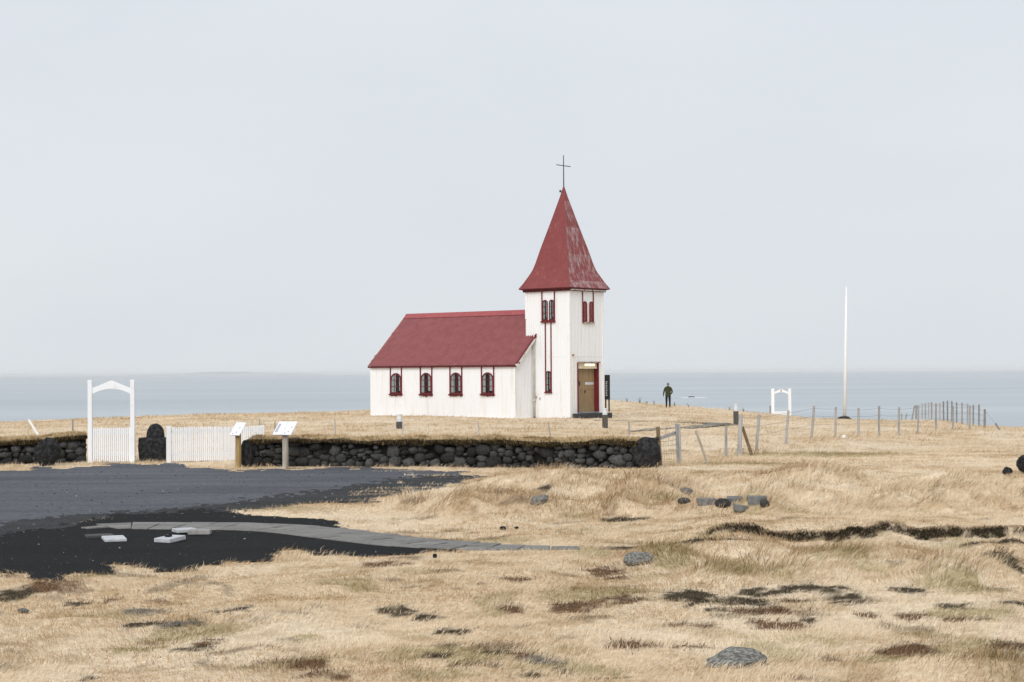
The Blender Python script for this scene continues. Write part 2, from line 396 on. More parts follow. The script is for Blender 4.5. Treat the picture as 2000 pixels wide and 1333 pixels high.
M_ROTW = mat('worn_lintel', (0.50, 0.42, 0.36), 0.8, c2=(0.14, 0.06, 0.045), thr=(0.42, 0.6), scale=12)
M_CURT = mat('curtain', (0.75, 0.75, 0.75), 0.9, 0.15, 14, stretch=(6, 1, 1))
M_ROOM = mat('unlit_room_dark', (0.012, 0.012, 0.013), 0.9, 0.3, 5)  # near-black colour carries the darkness of an unlit room
M_PIPE = mat('downpipe', (0.60, 0.57, 0.50), 0.6, 0.12, 6)
M_SLABW = mat('pale_concrete', (0.48, 0.49, 0.51), 0.8, 0.12, 9, bump=0.3)
M_SLABG = mat('grey_concrete', (0.30, 0.29, 0.275), 0.85, 0.2, 9, bump=0.4)
M_SLABD = mat('dark_slab', (0.07, 0.07, 0.068), 0.85, 0.25, 9, bump=0.4)
M_PAVER = mat('paver', (0.225, 0.215, 0.20), 0.85, c2=(0.15, 0.15, 0.145), thr=(0.4, 0.7), scale=7, bump=0.4, bscale=60, rnd=0.14)
M_BLOCK = mat('concrete_block', (0.19, 0.19, 0.185), 0.9, c2=(0.12, 0.115, 0.105), thr=(0.45, 0.7), scale=7, bump=0.5, rnd=0.15)
M_JACKET = mat('olive_jacket', (0.040, 0.044, 0.016), 0.85, 0.3, 12)
M_TROUS = mat('black_trousers', (0.008, 0.008, 0.010), 0.8, 0.2, 12)
M_SKIN = mat('skin', (0.45, 0.28, 0.20), 0.6, 0.08, 12)
M_HAT = mat('grey_hat', (0.14, 0.17, 0.21), 0.9, 0.15, 20)
M_BOOT = mat('boots', (0.03, 0.025, 0.02), 0.7, 0.2, 12)
M_FLAG = mat('flagpole_paint', (0.84, 0.84, 0.84), 0.45, 0.03, 3)
M_FOAM = mat('sea_foam', (0.85, 0.87, 0.88), 0.9, 0.05, 0.3)
M_SEAROCK = mat('sea_rock', (0.02, 0.02, 0.022), 0.8, 0.3, 0.5)
M_FLAGST = mat('flagstone', (0.30, 0.265, 0.21), 0.9, c2=(0.14, 0.13, 0.11), thr=(0.4, 0.6), scale=2.5, bump=0.4)
M_RUST = mat('rust', (0.36, 0.17, 0.05), 0.8, 0.3, 8)
M_HILL = mat('far_land', (0.40, 0.43, 0.46), 1.0, 0.2, 0.001)  # pale bluish tone adds haze fading to the land's own colour
M_TWIG = mat('dry_twig', (0.10, 0.08, 0.06), 0.9, 0.2, 5)

# glass
M_GLASS = bpy.data.materials.new('window_glass')
t, b = nodes_of(M_GLASS)
t.nodes.remove(b)
o = t.nodes['Material Output']
tr = t.nodes.new('ShaderNodeBsdfTransparent'); tr.inputs[0].default_value = (0.8, 0.84, 0.84, 1)
gl = t.nodes.new('ShaderNodeBsdfGlossy'); gl.inputs['Roughness'].default_value = 0.05
fr = t.nodes.new('ShaderNodeFresnel'); fr.inputs[0].default_value = 1.22
ms = t.nodes.new('ShaderNodeMixShader')
t.links.new(fr.outputs[0], ms.inputs[0]); t.links.new(tr.outputs[0], ms.inputs[1]); t.links.new(gl.outputs[0], ms.inputs[2])
t.links.new(ms.outputs[0], o.inputs[0])
# lit lamp over the door
M_LAMP = bpy.data.materials.new('door_lamp_diffuser')
t, b = nodes_of(M_LAMP)
b.inputs['Base Color'].default_value = (0.8, 0.79, 0.7, 1)
b.inputs['Emission Color'].default_value = (1.0, 0.95, 0.75, 1)
b.inputs['Emission Strength'].default_value = 0.5

def corr_nodes(m, t, b, pitch, strength, axis='sum'):
    """corrugated sheet relief from object coordinates (x + y runs along every wall)"""
    tc = t.nodes.new('ShaderNodeTexCoord')
    sx = t.nodes.new('ShaderNodeSeparateXYZ'); t.links.new(tc.outputs['Object'], sx.inputs[0])
    ad = t.nodes.new('ShaderNodeMath'); ad.operation = 'ADD'
    t.links.new(sx.outputs[0], ad.inputs[0]); t.links.new(sx.outputs[1], ad.inputs[1])
    mu = t.nodes.new('ShaderNodeMath'); mu.operation = 'MULTIPLY'; mu.inputs[1].default_value = 2 * math.pi / pitch
    t.links.new(ad.outputs[0], mu.inputs[0])
    sn = t.nodes.new('ShaderNodeMath'); sn.operation = 'SINE'; t.links.new(mu.outputs[0], sn.inputs[0])
    bn = t.nodes.new('ShaderNodeBump'); bn.inputs['Strength'].default_value = strength; bn.inputs['Distance'].default_value = 0.012
    t.links.new(sn.outputs[0], bn.inputs['Height'])
    t.links.new(bn.outputs[0], b.inputs['Normal'])
    return tc, sx, ad
# white corrugated wall with dirt and rust runs
M_WALL = bpy.data.materials.new('white_corrugated_iron')
t, b = nodes_of(M_WALL)
b.inputs['Roughness'].default_value = 0.6; b.inputs['Specular IOR Level'].default_value = 0.25
tc, sx, ad = corr_nodes(M_WALL, t, b, 0.11, 0.45)
mpn = t.nodes.new('ShaderNodeMapping'); mpn.inputs['Scale'].default_value = (3.0, 3.0, 0.35)
t.links.new(tc.outputs['Object'], mpn.inputs[0])
n1 = t.nodes.new('ShaderNodeTexNoise'); n1.inputs['Scale'].default_value = 1.6; n1.inputs['Detail'].default_value = 7
t.links.new(mpn.outputs[0], n1.inputs['Vector'])
r1 = t.nodes.new('ShaderNodeValToRGB')
r1.color_ramp.elements[0].position = 0.52; r1.color_ramp.elements[0].color = (0.845, 0.852, 0.87, 1)
r1.color_ramp.elements[1].position = 0.82; r1.color_ramp.elements[1].color = (0.745, 0.705, 0.635, 1)
t.links.new(n1.outputs[0], r1.inputs[0])
# sheet laps: thin horizontal lines
n2 = t.nodes.new('ShaderNodeTexNoise'); n2.inputs['Scale'].default_value = 9; n2.inputs['Detail'].default_value = 5
t.links.new(tc.outputs['Object'], n2.inputs['Vector'])
r2n = t.nodes.new('ShaderNodeValToRGB')
r2n.color_ramp.elements[0].position = 0.71; r2n.color_ramp.elements[0].color = (0, 0, 0, 1)
r2n.color_ramp.elements[1].position = 0.74; r2n.color_ramp.elements[1].color = (1, 1, 1, 1)
t.links.new(n2.outputs[0], r2n.inputs[0])
mixc = t.nodes.new('ShaderNodeMix'); mixc.data_type = 'RGBA'
t.links.new(r2n.outputs[0], mixc.inputs[0]); t.links.new(r1.outputs[0], mixc.inputs[6]); mixc.inputs[7].default_value = (0.44, 0.42, 0.40, 1)
t.links.new(mixc.outputs[2], b.inputs['Base Color'])

# red roof paint
M_ROOF = mat('red_corrugated_roof', (0.225, 0.066, 0.069), 0.55, c2=(0.272, 0.088, 0.090), thr=(0.35, 0.7), scale=3)
# spire: red with chalky weathering; the windward (front, +x) side more worn
M_SPIRE = mat('spire_paint', (0.205, 0.052, 0.054), 0.55, c2=(0.235, 0.066, 0.068), thr=(0.35, 0.7), scale=3)
def worn(name, lo, hi, lo2=0.50, hi2=0.62):
    m = mat(name, (0.200, 0.044, 0.044), 0.55, c2=(0.24, 0.058, 0.055), thr=(0.35, 0.7), scale=3)
    t = m.node_tree; b = t.nodes['Principled BSDF']
    base = b.inputs['Base Color'].links[0].from_socket
    tc = t.nodes.new('ShaderNodeTexCoord')
    mpn = t.nodes.new('ShaderNodeMapping'); mpn.inputs['Scale'].default_value = (5, 5, 0.9)
    t.links.new(tc.outputs['Object'], mpn.inputs[0])
    nz = t.nodes.new('ShaderNodeTexNoise'); nz.inputs['Scale'].default_value = 1.3; nz.inputs['Detail'].default_value = 9; nz.inputs['Roughness'].default_value = 0.7
    t.links.new(mpn.outputs[0], nz.inputs['Vector'])
    # sheets overlap every metre: the lower half of each sheet is chalkier
    sx = t.nodes.new('ShaderNodeSeparateXYZ'); t.links.new(tc.outputs['Object'], sx.inputs[0])
    wv = t.nodes.new('ShaderNodeMath'); wv.operation = 'FRACT'
    dv = t.nodes.new('ShaderNodeMath'); dv.operation = 'DIVIDE'; dv.inputs[1].default_value = 1.31
    t.links.new(sx.outputs[2], dv.inputs[0]); t.links.new(dv.outputs[0], wv.inputs[0])
    ml = t.nodes.new('ShaderNodeMath'); ml.operation = 'MULTIPLY_ADD'; ml.inputs[1].default_value = lo; ml.inputs[2].default_value = hi
    t.links.new(wv.outputs[0], ml.inputs[0])
    a = t.nodes.new('ShaderNodeMath'); a.operation = 'ADD'
    t.links.new(nz.outputs[0], a.inputs[0]); t.links.new(ml.outputs[0], a.inputs[1])
    rp = t.nodes.new('ShaderNodeValToRGB')
    rp.color_ramp.elements[0].position = lo2; rp.color_ramp.elements[0].color = (0, 0, 0, 1)
    rp.color_ramp.elements[1].position = hi2; rp.color_ramp.elements[1].color = (0.8, 0.8, 0.8, 1)
    t.links.new(a.outputs[0], rp.inputs[0])
    mx = t.nodes.new('ShaderNodeMix'); mx.data_type = 'RGBA'
    t.links.new(rp.outputs[0], mx.inputs[0]); t.links.new(base, mx.inputs[6]); mx.inputs[7].default_value = (0.46, 0.38, 0.385, 1)
    t.links.new(mx.outputs[2], b.inputs['Base Color'])
    return m
M_SPIREW = worn('worn_spire_paint', 0.09, -0.045, 0.46, 0.68)
M_SPIREL = worn('spire_paint_lee', -0.02, -0.11)

# ground: colour attribute of the cover, broken up by fine noise
def attr_mat(name, rough, amount, scale, bump, bscale, attr='cover', transl=0.0):
    m = bpy.data.materials.new(name)
    t, b = nodes_of(m)
    b.inputs['Roughness'].default_value = rough; b.inputs['Specular IOR Level'].default_value = 0.12
    at_ = t.nodes.new('ShaderNodeAttribute'); at_.attribute_name = attr
    out = at_.outputs['Color']
    if amount:
        tc = t.nodes.new('ShaderNodeTexCoord')
        nz = t.nodes.new('ShaderNodeTexNoise'); nz.inputs['Scale'].default_value = scale; nz.inputs['Detail'].default_value = 6; nz.inputs['Roughness'].default_value = 0.65
        t.links.new(tc.outputs['Object'], nz.inputs['Vector'])
        mr = t.nodes.new('ShaderNodeMapRange'); mr.inputs['From Min'].default_value = 0.3; mr.inputs['From Max'].default_value = 0.7
        mr.inputs['To Min'].default_value = 1 - amount; mr.inputs['To Max'].default_value = 1 + amount
        t.links.new(nz.outputs[0], mr.inputs['Value'])
        vm = t.nodes.new('ShaderNodeVectorMath'); vm.operation = 'SCALE'
        t.links.new(out, vm.inputs[0]); t.links.new(mr.outputs[0], vm.inputs[3]); out = vm.outputs[0]
        if bump:
            bn = t.nodes.new('ShaderNodeBump'); bn.inputs['Strength'].default_value = bump; bn.inputs['Distance'].default_value = 0.05
            n2 = t.nodes.new('ShaderNodeTexNoise'); n2.inputs['Scale'].default_value = bscale; n2.inputs['Detail'].default_value = 5
            t.links.new(tc.outputs['Object'], n2.inputs['Vector'])
            t.links.new(n2.outputs[0], bn.inputs['Height']); t.links.new(bn.outputs[0], b.inputs['Normal'])
    t.links.new(out, b.inputs['Base Color'])
    return m
M_GROUND = attr_mat('dry_ground', 1.0, 0.22, 9, 0.8, 14)
M_GRASS = attr_mat('grass_blades', 0.75, 0.0, 1, 0, 1, 'tint')

def gravel_mat(name, c, c2, scale):
    m = mat(name, c, 0.95, c2=c2, thr=(0.3, 0.75), scale=scale, bump=0.9, bscale=45, spec=0.15)
    t = m.node_tree; b = t.nodes['Principled BSDF']
    base = b.inputs['Base Color'].links[0].from_socket
    tc = t.nodes.new('ShaderNodeTexCoord')
    nz = t.nodes.new('ShaderNodeTexNoise'); nz.inputs['Scale'].default_value = 0.9; nz.inputs['Detail'].default_value = 6
    mq = t.nodes.new('ShaderNodeMapping'); mq.inputs['Scale'].default_value = (0.22, 1.0, 1.0); mq.inputs['Rotation'].default_value = (0, 0, 0.15)
    t.links.new(tc.outputs['Object'], mq.inputs[0]); t.links.new(mq.outputs[0], nz.inputs['Vector'])
    mr = t.nodes.new('ShaderNodeMapRange'); mr.inputs['From Min'].default_value = 0.3; mr.inputs['From Max'].default_value = 0.7
    mr.inputs['To Min'].default_value = 0.78; mr.inputs['To Max'].default_value = 1.22
    t.links.new(nz.outputs[0], mr.inputs['Value'])
    vm = t.nodes.new('ShaderNodeVectorMath'); vm.operation = 'SCALE'
    t.links.new(base, vm.inputs[0]); t.links.new(mr.outputs[0], vm.inputs[3])
    n3 = t.nodes.new('ShaderNodeTexNoise'); n3.inputs['Scale'].default_value = 7.0; n3.inputs['Detail'].default_value = 8; n3.inputs['Roughness'].default_value = 0.8
    t.links.new(tc.outputs['Object'], n3.inputs['Vector'])
    m3 = t.nodes.new('ShaderNodeMapRange'); m3.inputs['From Min'].default_value = 0.3; m3.inputs['From Max'].default_value = 0.7
    m3.inputs['To Min'].default_value = 0.6; m3.inputs['To Max'].default_value = 1.4
    t.links.new(n3.outputs[0], m3.inputs['Value'])
    v3 = t.nodes.new('ShaderNodeVectorMath'); v3.operation = 'SCALE'
    t.links.new(vm.outputs[0], v3.inputs[0]); t.links.new(m3.outputs[0], v3.inputs[3]); t.links.new(v3.outputs[0], b.inputs['Base Color'])
    return m
M_LOT = gravel_mat('packed_gravel', (0.066, 0.070, 0.079), (0.145, 0.152, 0.170), 38)
M_SOIL = gravel_mat('black_scoria', (0.0045, 0.0045, 0.005), (0.016, 0.016, 0.017), 30)
M_ROUGH = gravel_mat('rough_gravel', (0.018, 0.018, 0.019), (0.072, 0.074, 0.076), 26)
M_PEBBLE = mat('pebble', (0.06, 0.06, 0.065), 0.9, c2=(0.02, 0.02, 0.02), thr=(0.4, 0.6), scale=3)

# sea
M_SEA = bpy.data.materials.new('sea_water')
t, b = nodes_of(M_SEA)
b.inputs['Base Color'].default_value = (0.20, 0.245, 0.275, 1)
b.inputs['Roughness'].default_value = 0.35
b.inputs['IOR'].default_value = 1.33
tc = t.nodes.new('ShaderNodeTexCoord')
mpn = t.nodes.new('ShaderNodeMapping'); mpn.inputs['Scale'].default_value = (0.02, 0.06, 1)
t.links.new(tc.outputs['Object'], mpn.inputs[0])
nz = t.nodes.new('ShaderNodeTexNoise'); nz.inputs['Scale'].default_value = 1.0; nz.inputs['Detail'].default_value = 8
t.links.new(mpn.outputs[0], nz.inputs['Vector'])
bn = t.nodes.new('ShaderNodeBump'); bn.inputs['Strength'].default_value = 0.6; bn.inputs['Distance'].default_value = 4.0
t.links.new(nz.outputs[0], bn.inputs['Height']); t.links.new(bn.outputs[0], b.inputs['Normal'])
mp2 = t.nodes.new('ShaderNodeMapping'); mp2.inputs['Scale'].default_value = (0.0009, 0.004, 1)
t.links.new(tc.outputs['Object'], mp2.inputs[0])
nz2 = t.nodes.new('ShaderNodeTexNoise'); nz2.inputs['Scale'].default_value = 1.0; nz2.inputs['Detail'].default_value = 6
t.links.new(mp2.outputs[0], nz2.inputs['Vector'])
rp = t.nodes.new('ShaderNodeValToRGB')
rp.color_ramp.elements[0].position = 0.35; rp.color_ramp.elements[0].color = (0.315, 0.362, 0.392, 1)
rp.color_ramp.elements[1].position = 0.68; rp.color_ramp.elements[1].color = (0.425, 0.470, 0.495, 1)
t.links.new(nz2.outputs[0], rp.inputs[0]); t.links.new(rp.outputs[0], b.inputs['Base Color'])

# ------------------------------------------------------------------ object helpers
def tag(o, label=None, cat=None, group=None, kind=None):
    if label: o['label'] = label
    if cat: o['category'] = cat
    if group: o['group'] = group
    if kind: o['kind'] = kind
    return o
def empty(name, loc, label, cat, rz=0.0, group=None):
    o = bpy.data.objects.new(name, None)
    o.empty_display_size = 0.2
    o.location = loc; o.rotation_euler = (0, 0, rz)
    col.objects.link(o)
    return tag(o, label, cat, group)
def link(name, me, m=None, parent=None, smooth=False):
    if m is not None and len(me.materials) == 0: me.materials.append(m)
    if smooth:
        me.polygons.foreach_set('use_smooth', [True] * len(me.polygons))
    o = bpy.data.objects.new(name, me)
    if parent: o.parent = parent
    col.objects.link(o)
    return o
def mesh(name, vs, fs, m=None, parent=None, smooth=False):
    me = bpy.data.meshes.new(name)
    me.from_pydata([tuple(v) for v in vs], [], fs)
    me.validate(); me.update()
    return link(name, me, m, parent, smooth)
def big_mesh(name, V, Fc, m, attr=None, C=None, smooth=True, parent=None):
    """numpy mesh: V (n,3), Fc (k,3 or 4)"""
    me = bpy.data.meshes.new(name)
    k = Fc.shape[1]
    me.vertices.add(len(V)); me.vertices.foreach_set('co', np.ascontiguousarray(V, np.float32).ravel())
    me.loops.add(Fc.size); me.loops.foreach_set('vertex_index', np.ascontiguousarray(Fc, np.int32).ravel())
    me.polygons.add(len(Fc))
    me.polygons.foreach_set('loop_start', np.arange(0, Fc.size, k, dtype=np.int32))
    me.polygons.foreach_set('loop_total', np.full(len(Fc), k, np.int32))
    if smooth: me.polygons.foreach_set('use_smooth', np.ones(len(Fc), bool))
    me.update(calc_edges=True)
    if attr:
        a = me.attributes.new(attr, 'FLOAT_COLOR', 'POINT')
        a.data.foreach_set('color', np.concatenate([C, np.ones((len(C), 1))], 1).astype(np.float32).ravel())
    return link(name, me, m, parent)
class MB:
    def __init__(s): s.v = []; s.f = []
    def add(s, vs, fs):
        b = len(s.v); s.v += [tuple(v) for v in vs]; s.f += [tuple(i + b for i in f) for f in fs]; return s
    def box(s, x0, x1, y0, y1, z0, z1):
        return s.add([(x0, y0, z0), (x1, y0, z0), (x1, y1, z0), (x0, y1, z0), (x0, y0, z1), (x1, y0, z1), (x1, y1, z1), (x0, y1, z1)],
                     [(0, 3, 2, 1), (4, 5, 6, 7), (0, 1, 5, 4), (1, 2, 6, 5), (2, 3, 7, 6), (3, 0, 4, 7)])
    def bar(s, a, b, w, d=None, upv=(0, 0, 1)):
        a = Vector(a); b = Vector(b); d = d or w
        t = (b - a).normalized(); u = Vector(upv)
        if abs(t.dot(u)) > 0.95: u = Vector((0, 1, 0))
        sx = t.cross(u).normalized(); sy = sx.cross(t).normalized()
        q = [(-w / 2, -d / 2), (w / 2, -d / 2), (w / 2, d / 2), (-w / 2, d / 2)]
        return s.add([a + sx * i + sy * j for i, j in q] + [b + sx * i + sy * j for i, j in q],
                     [(0, 3, 2, 1), (4, 5, 6, 7), (0, 1, 5, 4), (1, 2, 6, 5), (2, 3, 7, 6), (3, 0, 4, 7)])
    def tube(s, pts, rad, seg=8):
        pts = [Vector(p) for p in pts]
        rad = rad if isinstance(rad, (list, tuple)) else [rad] * len(pts)
        b = len(s.v)
        for i, p in enumerate(pts):
            t = (pts[min(i + 1, len(pts) - 1)] - pts[max(i - 1, 0)]).normalized()
            u = Vector((0, 1, 0)) if abs(t.z) > 0.7 else Vector((0, 0, 1))
            sx = t.cross(u).normalized(); sy = sx.cross(t).normalized()
            for k in range(seg):
                a = 2 * math.pi * k / seg
                s.v.append(tuple(p + sx * math.cos(a) * rad[i] + sy * math.sin(a) * rad[i]))
        for i in range(len(pts) - 1):
            for k in range(seg):
                s.f.append((b + i * seg + k, b + i * seg + (k + 1) % seg, b + (i + 1) * seg + (k + 1) % seg, b + (i + 1) * seg + k))
        s.f.append(tuple(b + k for k in range(seg))[::-1])
        s.f.append(tuple(b + (len(pts) - 1) * seg + k for k in range(seg)))
        return s
    def obj(s, name, m, parent=None, smooth=False, bevel=0.0):
        o = mesh(name, s.v, s.f, m, parent, smooth)
        if bevel:
            md = o.modifiers.new('bevel', 'BEVEL'); md.width = bevel; md.segments = 2
        return o
def extrude_poly(poly, to3, d0, d1):
    """2-d outline -> prism between depths d0 and d1; to3(a, b, depth)"""
    k = len(poly)
    vs = [to3(a, b, d0) for a, b in poly] + [to3(a, b, d1) for a, b in poly]
    fs = [tuple(range(k))[::-1], tuple(range(k, 2 * k))] + [(i, (i + 1) % k, k + (i + 1) % k, k + i) for i in range(k)]
    return vs, fs
def rock_mesh(name, seed, lvl=3, amp=0.25, flat_base=False, power=1.0):
    bm = bmesh.new()
    bmesh.ops.create_icosphere(bm, subdivisions=lvl, radius=1.0)
    rs = np.random.default_rng(seed)
    planes = [Vector(rs.normal(size=3)).normalized() for _ in range(9)]
    offs = rs.uniform(0.68, 1.0, 9)
    for v in bm.verts:
        n_ = v.co.normalized(); r_ = 1.0
        for p, o_ in zip(planes, offs):          # flattened facets
            dd = n_.dot(p)
            if dd > 0.2: r_ = min(r_, o_ / dd + 0.05)
        k = 2.1
        nn = vnoise(np.array([n_.x * k + seed * 3.1]), np.array([n_.y * k + n_.z * 1.7 * k]), seed)[0] - 0.5
        n3 = vnoise(np.array([n_.x * 6 + seed]), np.array([n_.y * 6 + n_.z * 7]), seed + 5)[0] - 0.5
        v.co = n_ * r_ * (1 + amp * nn + amp * 0.35 * n3)
    me = bpy.data.meshes.new(name)
    bm.to_mesh(me); bm.free()
    return me
def rock(name, loc, dims, m, seed, label, cat='rock', rz=0.0, tilt=(0, 0), sink=0.25, group=None, lvl=3):
    me = rock_mesh(name, seed, lvl)
    o = link(name, me, m, smooth=True)
    o.scale = dims; o.location = Vector(loc) + Vector((0, 0, dims[2] * (1 - 2 * sink)))
    o.rotation_euler = (tilt[0], tilt[1], rz)
    return tag(o, label, cat, group)

# ------------------------------------------------------------------ SETTING: ground sheet
ORG_Y = -7.0
ang = np.concatenate([np.linspace(-1.15, -0.40, 50)[:-1], np.linspace(-0.40, 0.40, 620), np.linspace(0.40, 1.15, 50)[1:]])
rad = np.concatenate([np.linspace(0.5, 19, 14)[:-1], np.geomspace(19, 70, 330)[:-1], np.geomspace(70, 175, 110)])
AA, RR = np.meshgrid(ang, rad)
GX = RR * np.sin(AA); GY = ORG_Y + RR * np.cos(AA)
gx, gy = GX.ravel(), GY.ravel()
gw = wild(gx, gy)
gz = zt(gx, gy, gw)
gc, gbare, gbank = zones(gx, gy)
lotd = sdist(LOT, gx, gy) + lot_ragged(gx, gy)
soild = sdist(SOIL, gx, gy) + (fbm(gx, gy, 0.4, 4, 131) - 0.5) * 0.6 + np.where(lotd < 0.3, (fbm(gx, gy, 0.5, 3, 381) - 0.45) * 1.4 + RNG.normal(0, 0.28, len(gx)), RNG.normal(0, 0.03, len(gx)))
nr, na = GX.shape
I = np.arange(nr * na).reshape(nr, na)
quads = np.stack([I[:-1, :-1], I[:-1, 1:], I[1:, 1:], I[1:, :-1]], -1).reshape(-1, 4)
gv = np.stack([gx, gy, gz], 1)
ground = big_mesh('ground', gv, quads, M_GROUND, 'cover', gc)
tag(ground, kind='structure')
def sheet(name, mask, lift, m):
    sel = mask[quads].sum(1) >= 3
    q = quads[sel]
    used, inv = np.unique(q.ravel(), return_inverse=True)
    v = gv[used].copy(); v[:, 2] += lift
    o = big_mesh(name, v, inv.reshape(-1, 4), m)
    return tag(o, kind='structure')
in_soil = (soild < 0); in_lot = (lotd < 0) | ((sdist(SOIL, gx, gy) < 0.05) & (sdist(LOT, gx, gy) < 2.0))
sheet('gravel_car_park', in_lot, 0.010, M_LOT)
ROUGH = poly_world([(300, 998), (375, 992), (480, 978), (610, 961), (730, 943), (850, 928), (950, 932), (860, 958), (757, 978), (724, 990), (592, 992), (535, 1000), (439, 1006), (330, 1012), (225, 1020), (100, 1046), (-20, 1068), (-300, 1105), (-300, 1066), (0, 1024), (125, 1010), (225, 999)])
roughd = sdist(ROUGH, gx, gy) + (fbm(gx, gy, 0.45, 4, 331) - 0.5) * 1.6 + RNG.normal(0, 0.30, len(gx))
sheet('rough_gravel_verge', (roughd < 0) & in_lot, 0.014, M_ROUGH)
sheet('black_scoria_ground', in_soil, 0.018, M_SOIL)

# sea
sea_z = -22.0
sr = [60, 200, 600, 2000, 6000, 15000, 40000]
sv, sf = [], []
K = 48
for i, r_ in enumerate(sr):
    for k in range(K + 1):
        a = -1.5 + 3.0 * k / K
        sv.append((r_ * math.sin(a), r_ * math.cos(a), sea_z))
for i in range(len(sr) - 1):
    for k in range(K):
        sf.append((i * (K + 1) + k, i * (K + 1) + k + 1, (i + 1) * (K + 1) + k + 1, (i + 1) * (K + 1) + k))
tag(mesh('sea', sv, sf, M_SEA), kind='structure')

# faint far coast on the left
hv, hf = [], []
NH = 60
for i in range(NH + 1):
    px = 230 + 420 * i / NH
    p = at(px, 727, 30000)
    env = math.sin(math.pi * i / NH) ** 0.7
    h = 68 * env * (0.35 + 0.9 * float(fbm(np.array([i * 1.0]), np.array([0.0]), 14, 3, 5)[0]))
    hv += [(p.x, p.y - 1500, sea_z - 1), (p.x, p.y, sea_z + h), (p.x, p.y + 1800, sea_z - 1)]
for i in range(NH):
    for k in range(2):
        hf.append((i * 3 + k, i * 3 + 3 + k, i * 3 + 4 + k, i * 3 + 1 + k))
tag(mesh('far_hills', hv, hf, M_HILL, smooth=True), kind='structure')

# ------------------------------------------------------------------ CHURCH
AZ = R(39.8)
CO = at(1113.5, 817, 85.0)
ca, sa = math.cos(AZ), math.sin(AZ)
church = empty('church', CO, 'white corrugated church with red roof, square tower and pointed red spire', 'church', rz=-AZ)
def c_ray(px, py):
    d = ray(px, py); c = CAM - CO
    L = lambda v: Vector((v.x * ca - v.y * sa, v.x * sa + v.y * ca, v.z))
    return L(c), L(d)
def on_y(px, py, y0):            # wall plane local y = y0 -> (x, z)
    c, d = c_ray(px, py); s_ = (y0 - c.y) / d.y
    return c.x + d.x * s_, c.z + d.z * s_
def on_x(px, py, x0):
    c, d = c_ray(px, py); s_ = (x0 - c.x) / d.x
    return c.y + d.y * s_, c.z + d.z * s_
TW = 2.68                        # tower width
TH = on_y(1113.5, 568, 0)[1]     # tower wall height
NX1 = -2.20                      # nave west gable
NY0 = -1.42
NX0 = on_y(725, 812, NY0)[0]     # nave east gable
NY1 = TW - NY0
EH = on_y(1004, 711, NY0)[1]     # eave height
YC = TW / 2
RH = EH + 2.57                   # ridge height
DB = -0.45                       # walls run below grade
# nave walls
m_ = MB()
m_.add([(NX0, NY0, DB), (NX1, NY0, DB), (NX1, NY0, EH), (NX0, NY0, EH)], [(0, 1, 2, 3)])
m_.add([(NX0, NY1, DB), (NX1, NY1, DB), (NX1, NY1, EH), (NX0, NY1, EH)], [(1, 0, 3, 2)])
for xx, fl in ((NX1, False), (NX0, True)):
    f_ = (0, 1, 2, 3, 4)
    m_.add([(xx, NY0, DB), (xx, NY1, DB), (xx, NY1, EH), (xx, YC, RH), (xx, NY0, EH)], [f_[::-1] if fl else f_])
nave = m_.obj('nave_wall', M_WALL, church)
# nave plinth
m_ = MB()
m_.box(NX0 - 0.02, NX1 + 0.02, NY0 - 0.03, NY0 - 0.002, DB, 0.05)
m_.box(NX1 + 0.002, NX1 + 0.03, NY0 - 0.03, -0.002, DB, 0.05)
m_.obj('plinth', M_WHITE, church)
# corner boards
MB().box(NX1 - 0.09, NX1 + 0.025, NY0 - 0.025, NY0 + 0.09, 0.05, EH).obj('corner_board', M_WHITE, church)
MB().box(NX0 - 0.025, NX0 + 0.09, NY0 - 0.025, NY0 + 0.09, 0.05, EH).obj('corner_board', M_WHITE, church)
MB().box(NX1 + 0.026, NX1 + 0.034, NY0 + 0.02, NY0 + 0.03, 0.3, EH - 0.1).obj('corner_seam', M_POST, church)

# corrugated roof slopes
def roof_slope(side):
    x0, x1 = NX0 - 0.10, NX1 + 0.14
    ov = 0.10
    y_e = NY0 - ov if side < 0 else NY1 + ov
    z_e = EH - ov * (RH - EH) / (YC - NY0) + 0.05
    z_r = RH + 0.05
    pitch = 0.115; per = 6
    nx = int((x1 - x0) / pitch * per)
    slope = (z_r - z_e) / abs(YC - y_e)
    nn = Vector((0, side * slope, 1)).normalized()
    nv = 10
    V = []; Fq = []
    for i in range(nx + 1):
        x = x0 + (x1 - x0) * i / nx
        h = 0.024 * math.sin(2 * math.pi * (x - x0) / pitch)
        for j in range(nv + 1):
            t_ = j / nv
            V.append((x, y_e + (YC - y_e) * t_ + nn.y * h, z_e + (z_r - z_e) * t_ + nn.z * h - 0.015 * math.sin(math.pi * t_)))
    for i in range(nx):
        for j in range(nv):
            a = i * (nv + 1) + j
            q = (a, a + nv + 1, a + nv + 2, a + 1)
            Fq.append(q if side < 0 else q[::-1])
    return mesh('roof_slope', V, Fq, M_ROOF, church, smooth=True), y_e, z_e
rs, y_e, z_e = roof_slope(-1)
roof_slope(1)
rc = MB()
w_ = 0.24
for sgn in (-1, 1):
    rc.add([(NX0 - 0.10, YC, RH + 0.115), (-TW + 0.05, YC, RH + 0.115), (-TW + 0.05, YC + sgn * w_, RH + 0.10 - w_ * 0.97), (NX0 - 0.10, YC + sgn * w_, RH + 0.10 - w_ * 0.97)],
           [(0, 1, 2, 3) if sgn > 0 else (3, 2, 1, 0)])
rc.obj('ridge_cap', M_RIDGE, church)
# fascia under the eave
MB().box(NX0 - 0.12, NX1 + 0.16, y_e - 0.015, y_e + 0.045, z_e - 0.10, z_e - 0.02).obj('eave_fascia', M_REDDARK, church)
MB().box(NX0 - 0.10, NX1 + 0.10, y_e + 0.05, NY0 + 0.02, z_e - 0.06, z_e - 0.045).obj('soffit', M_WHITE, church)
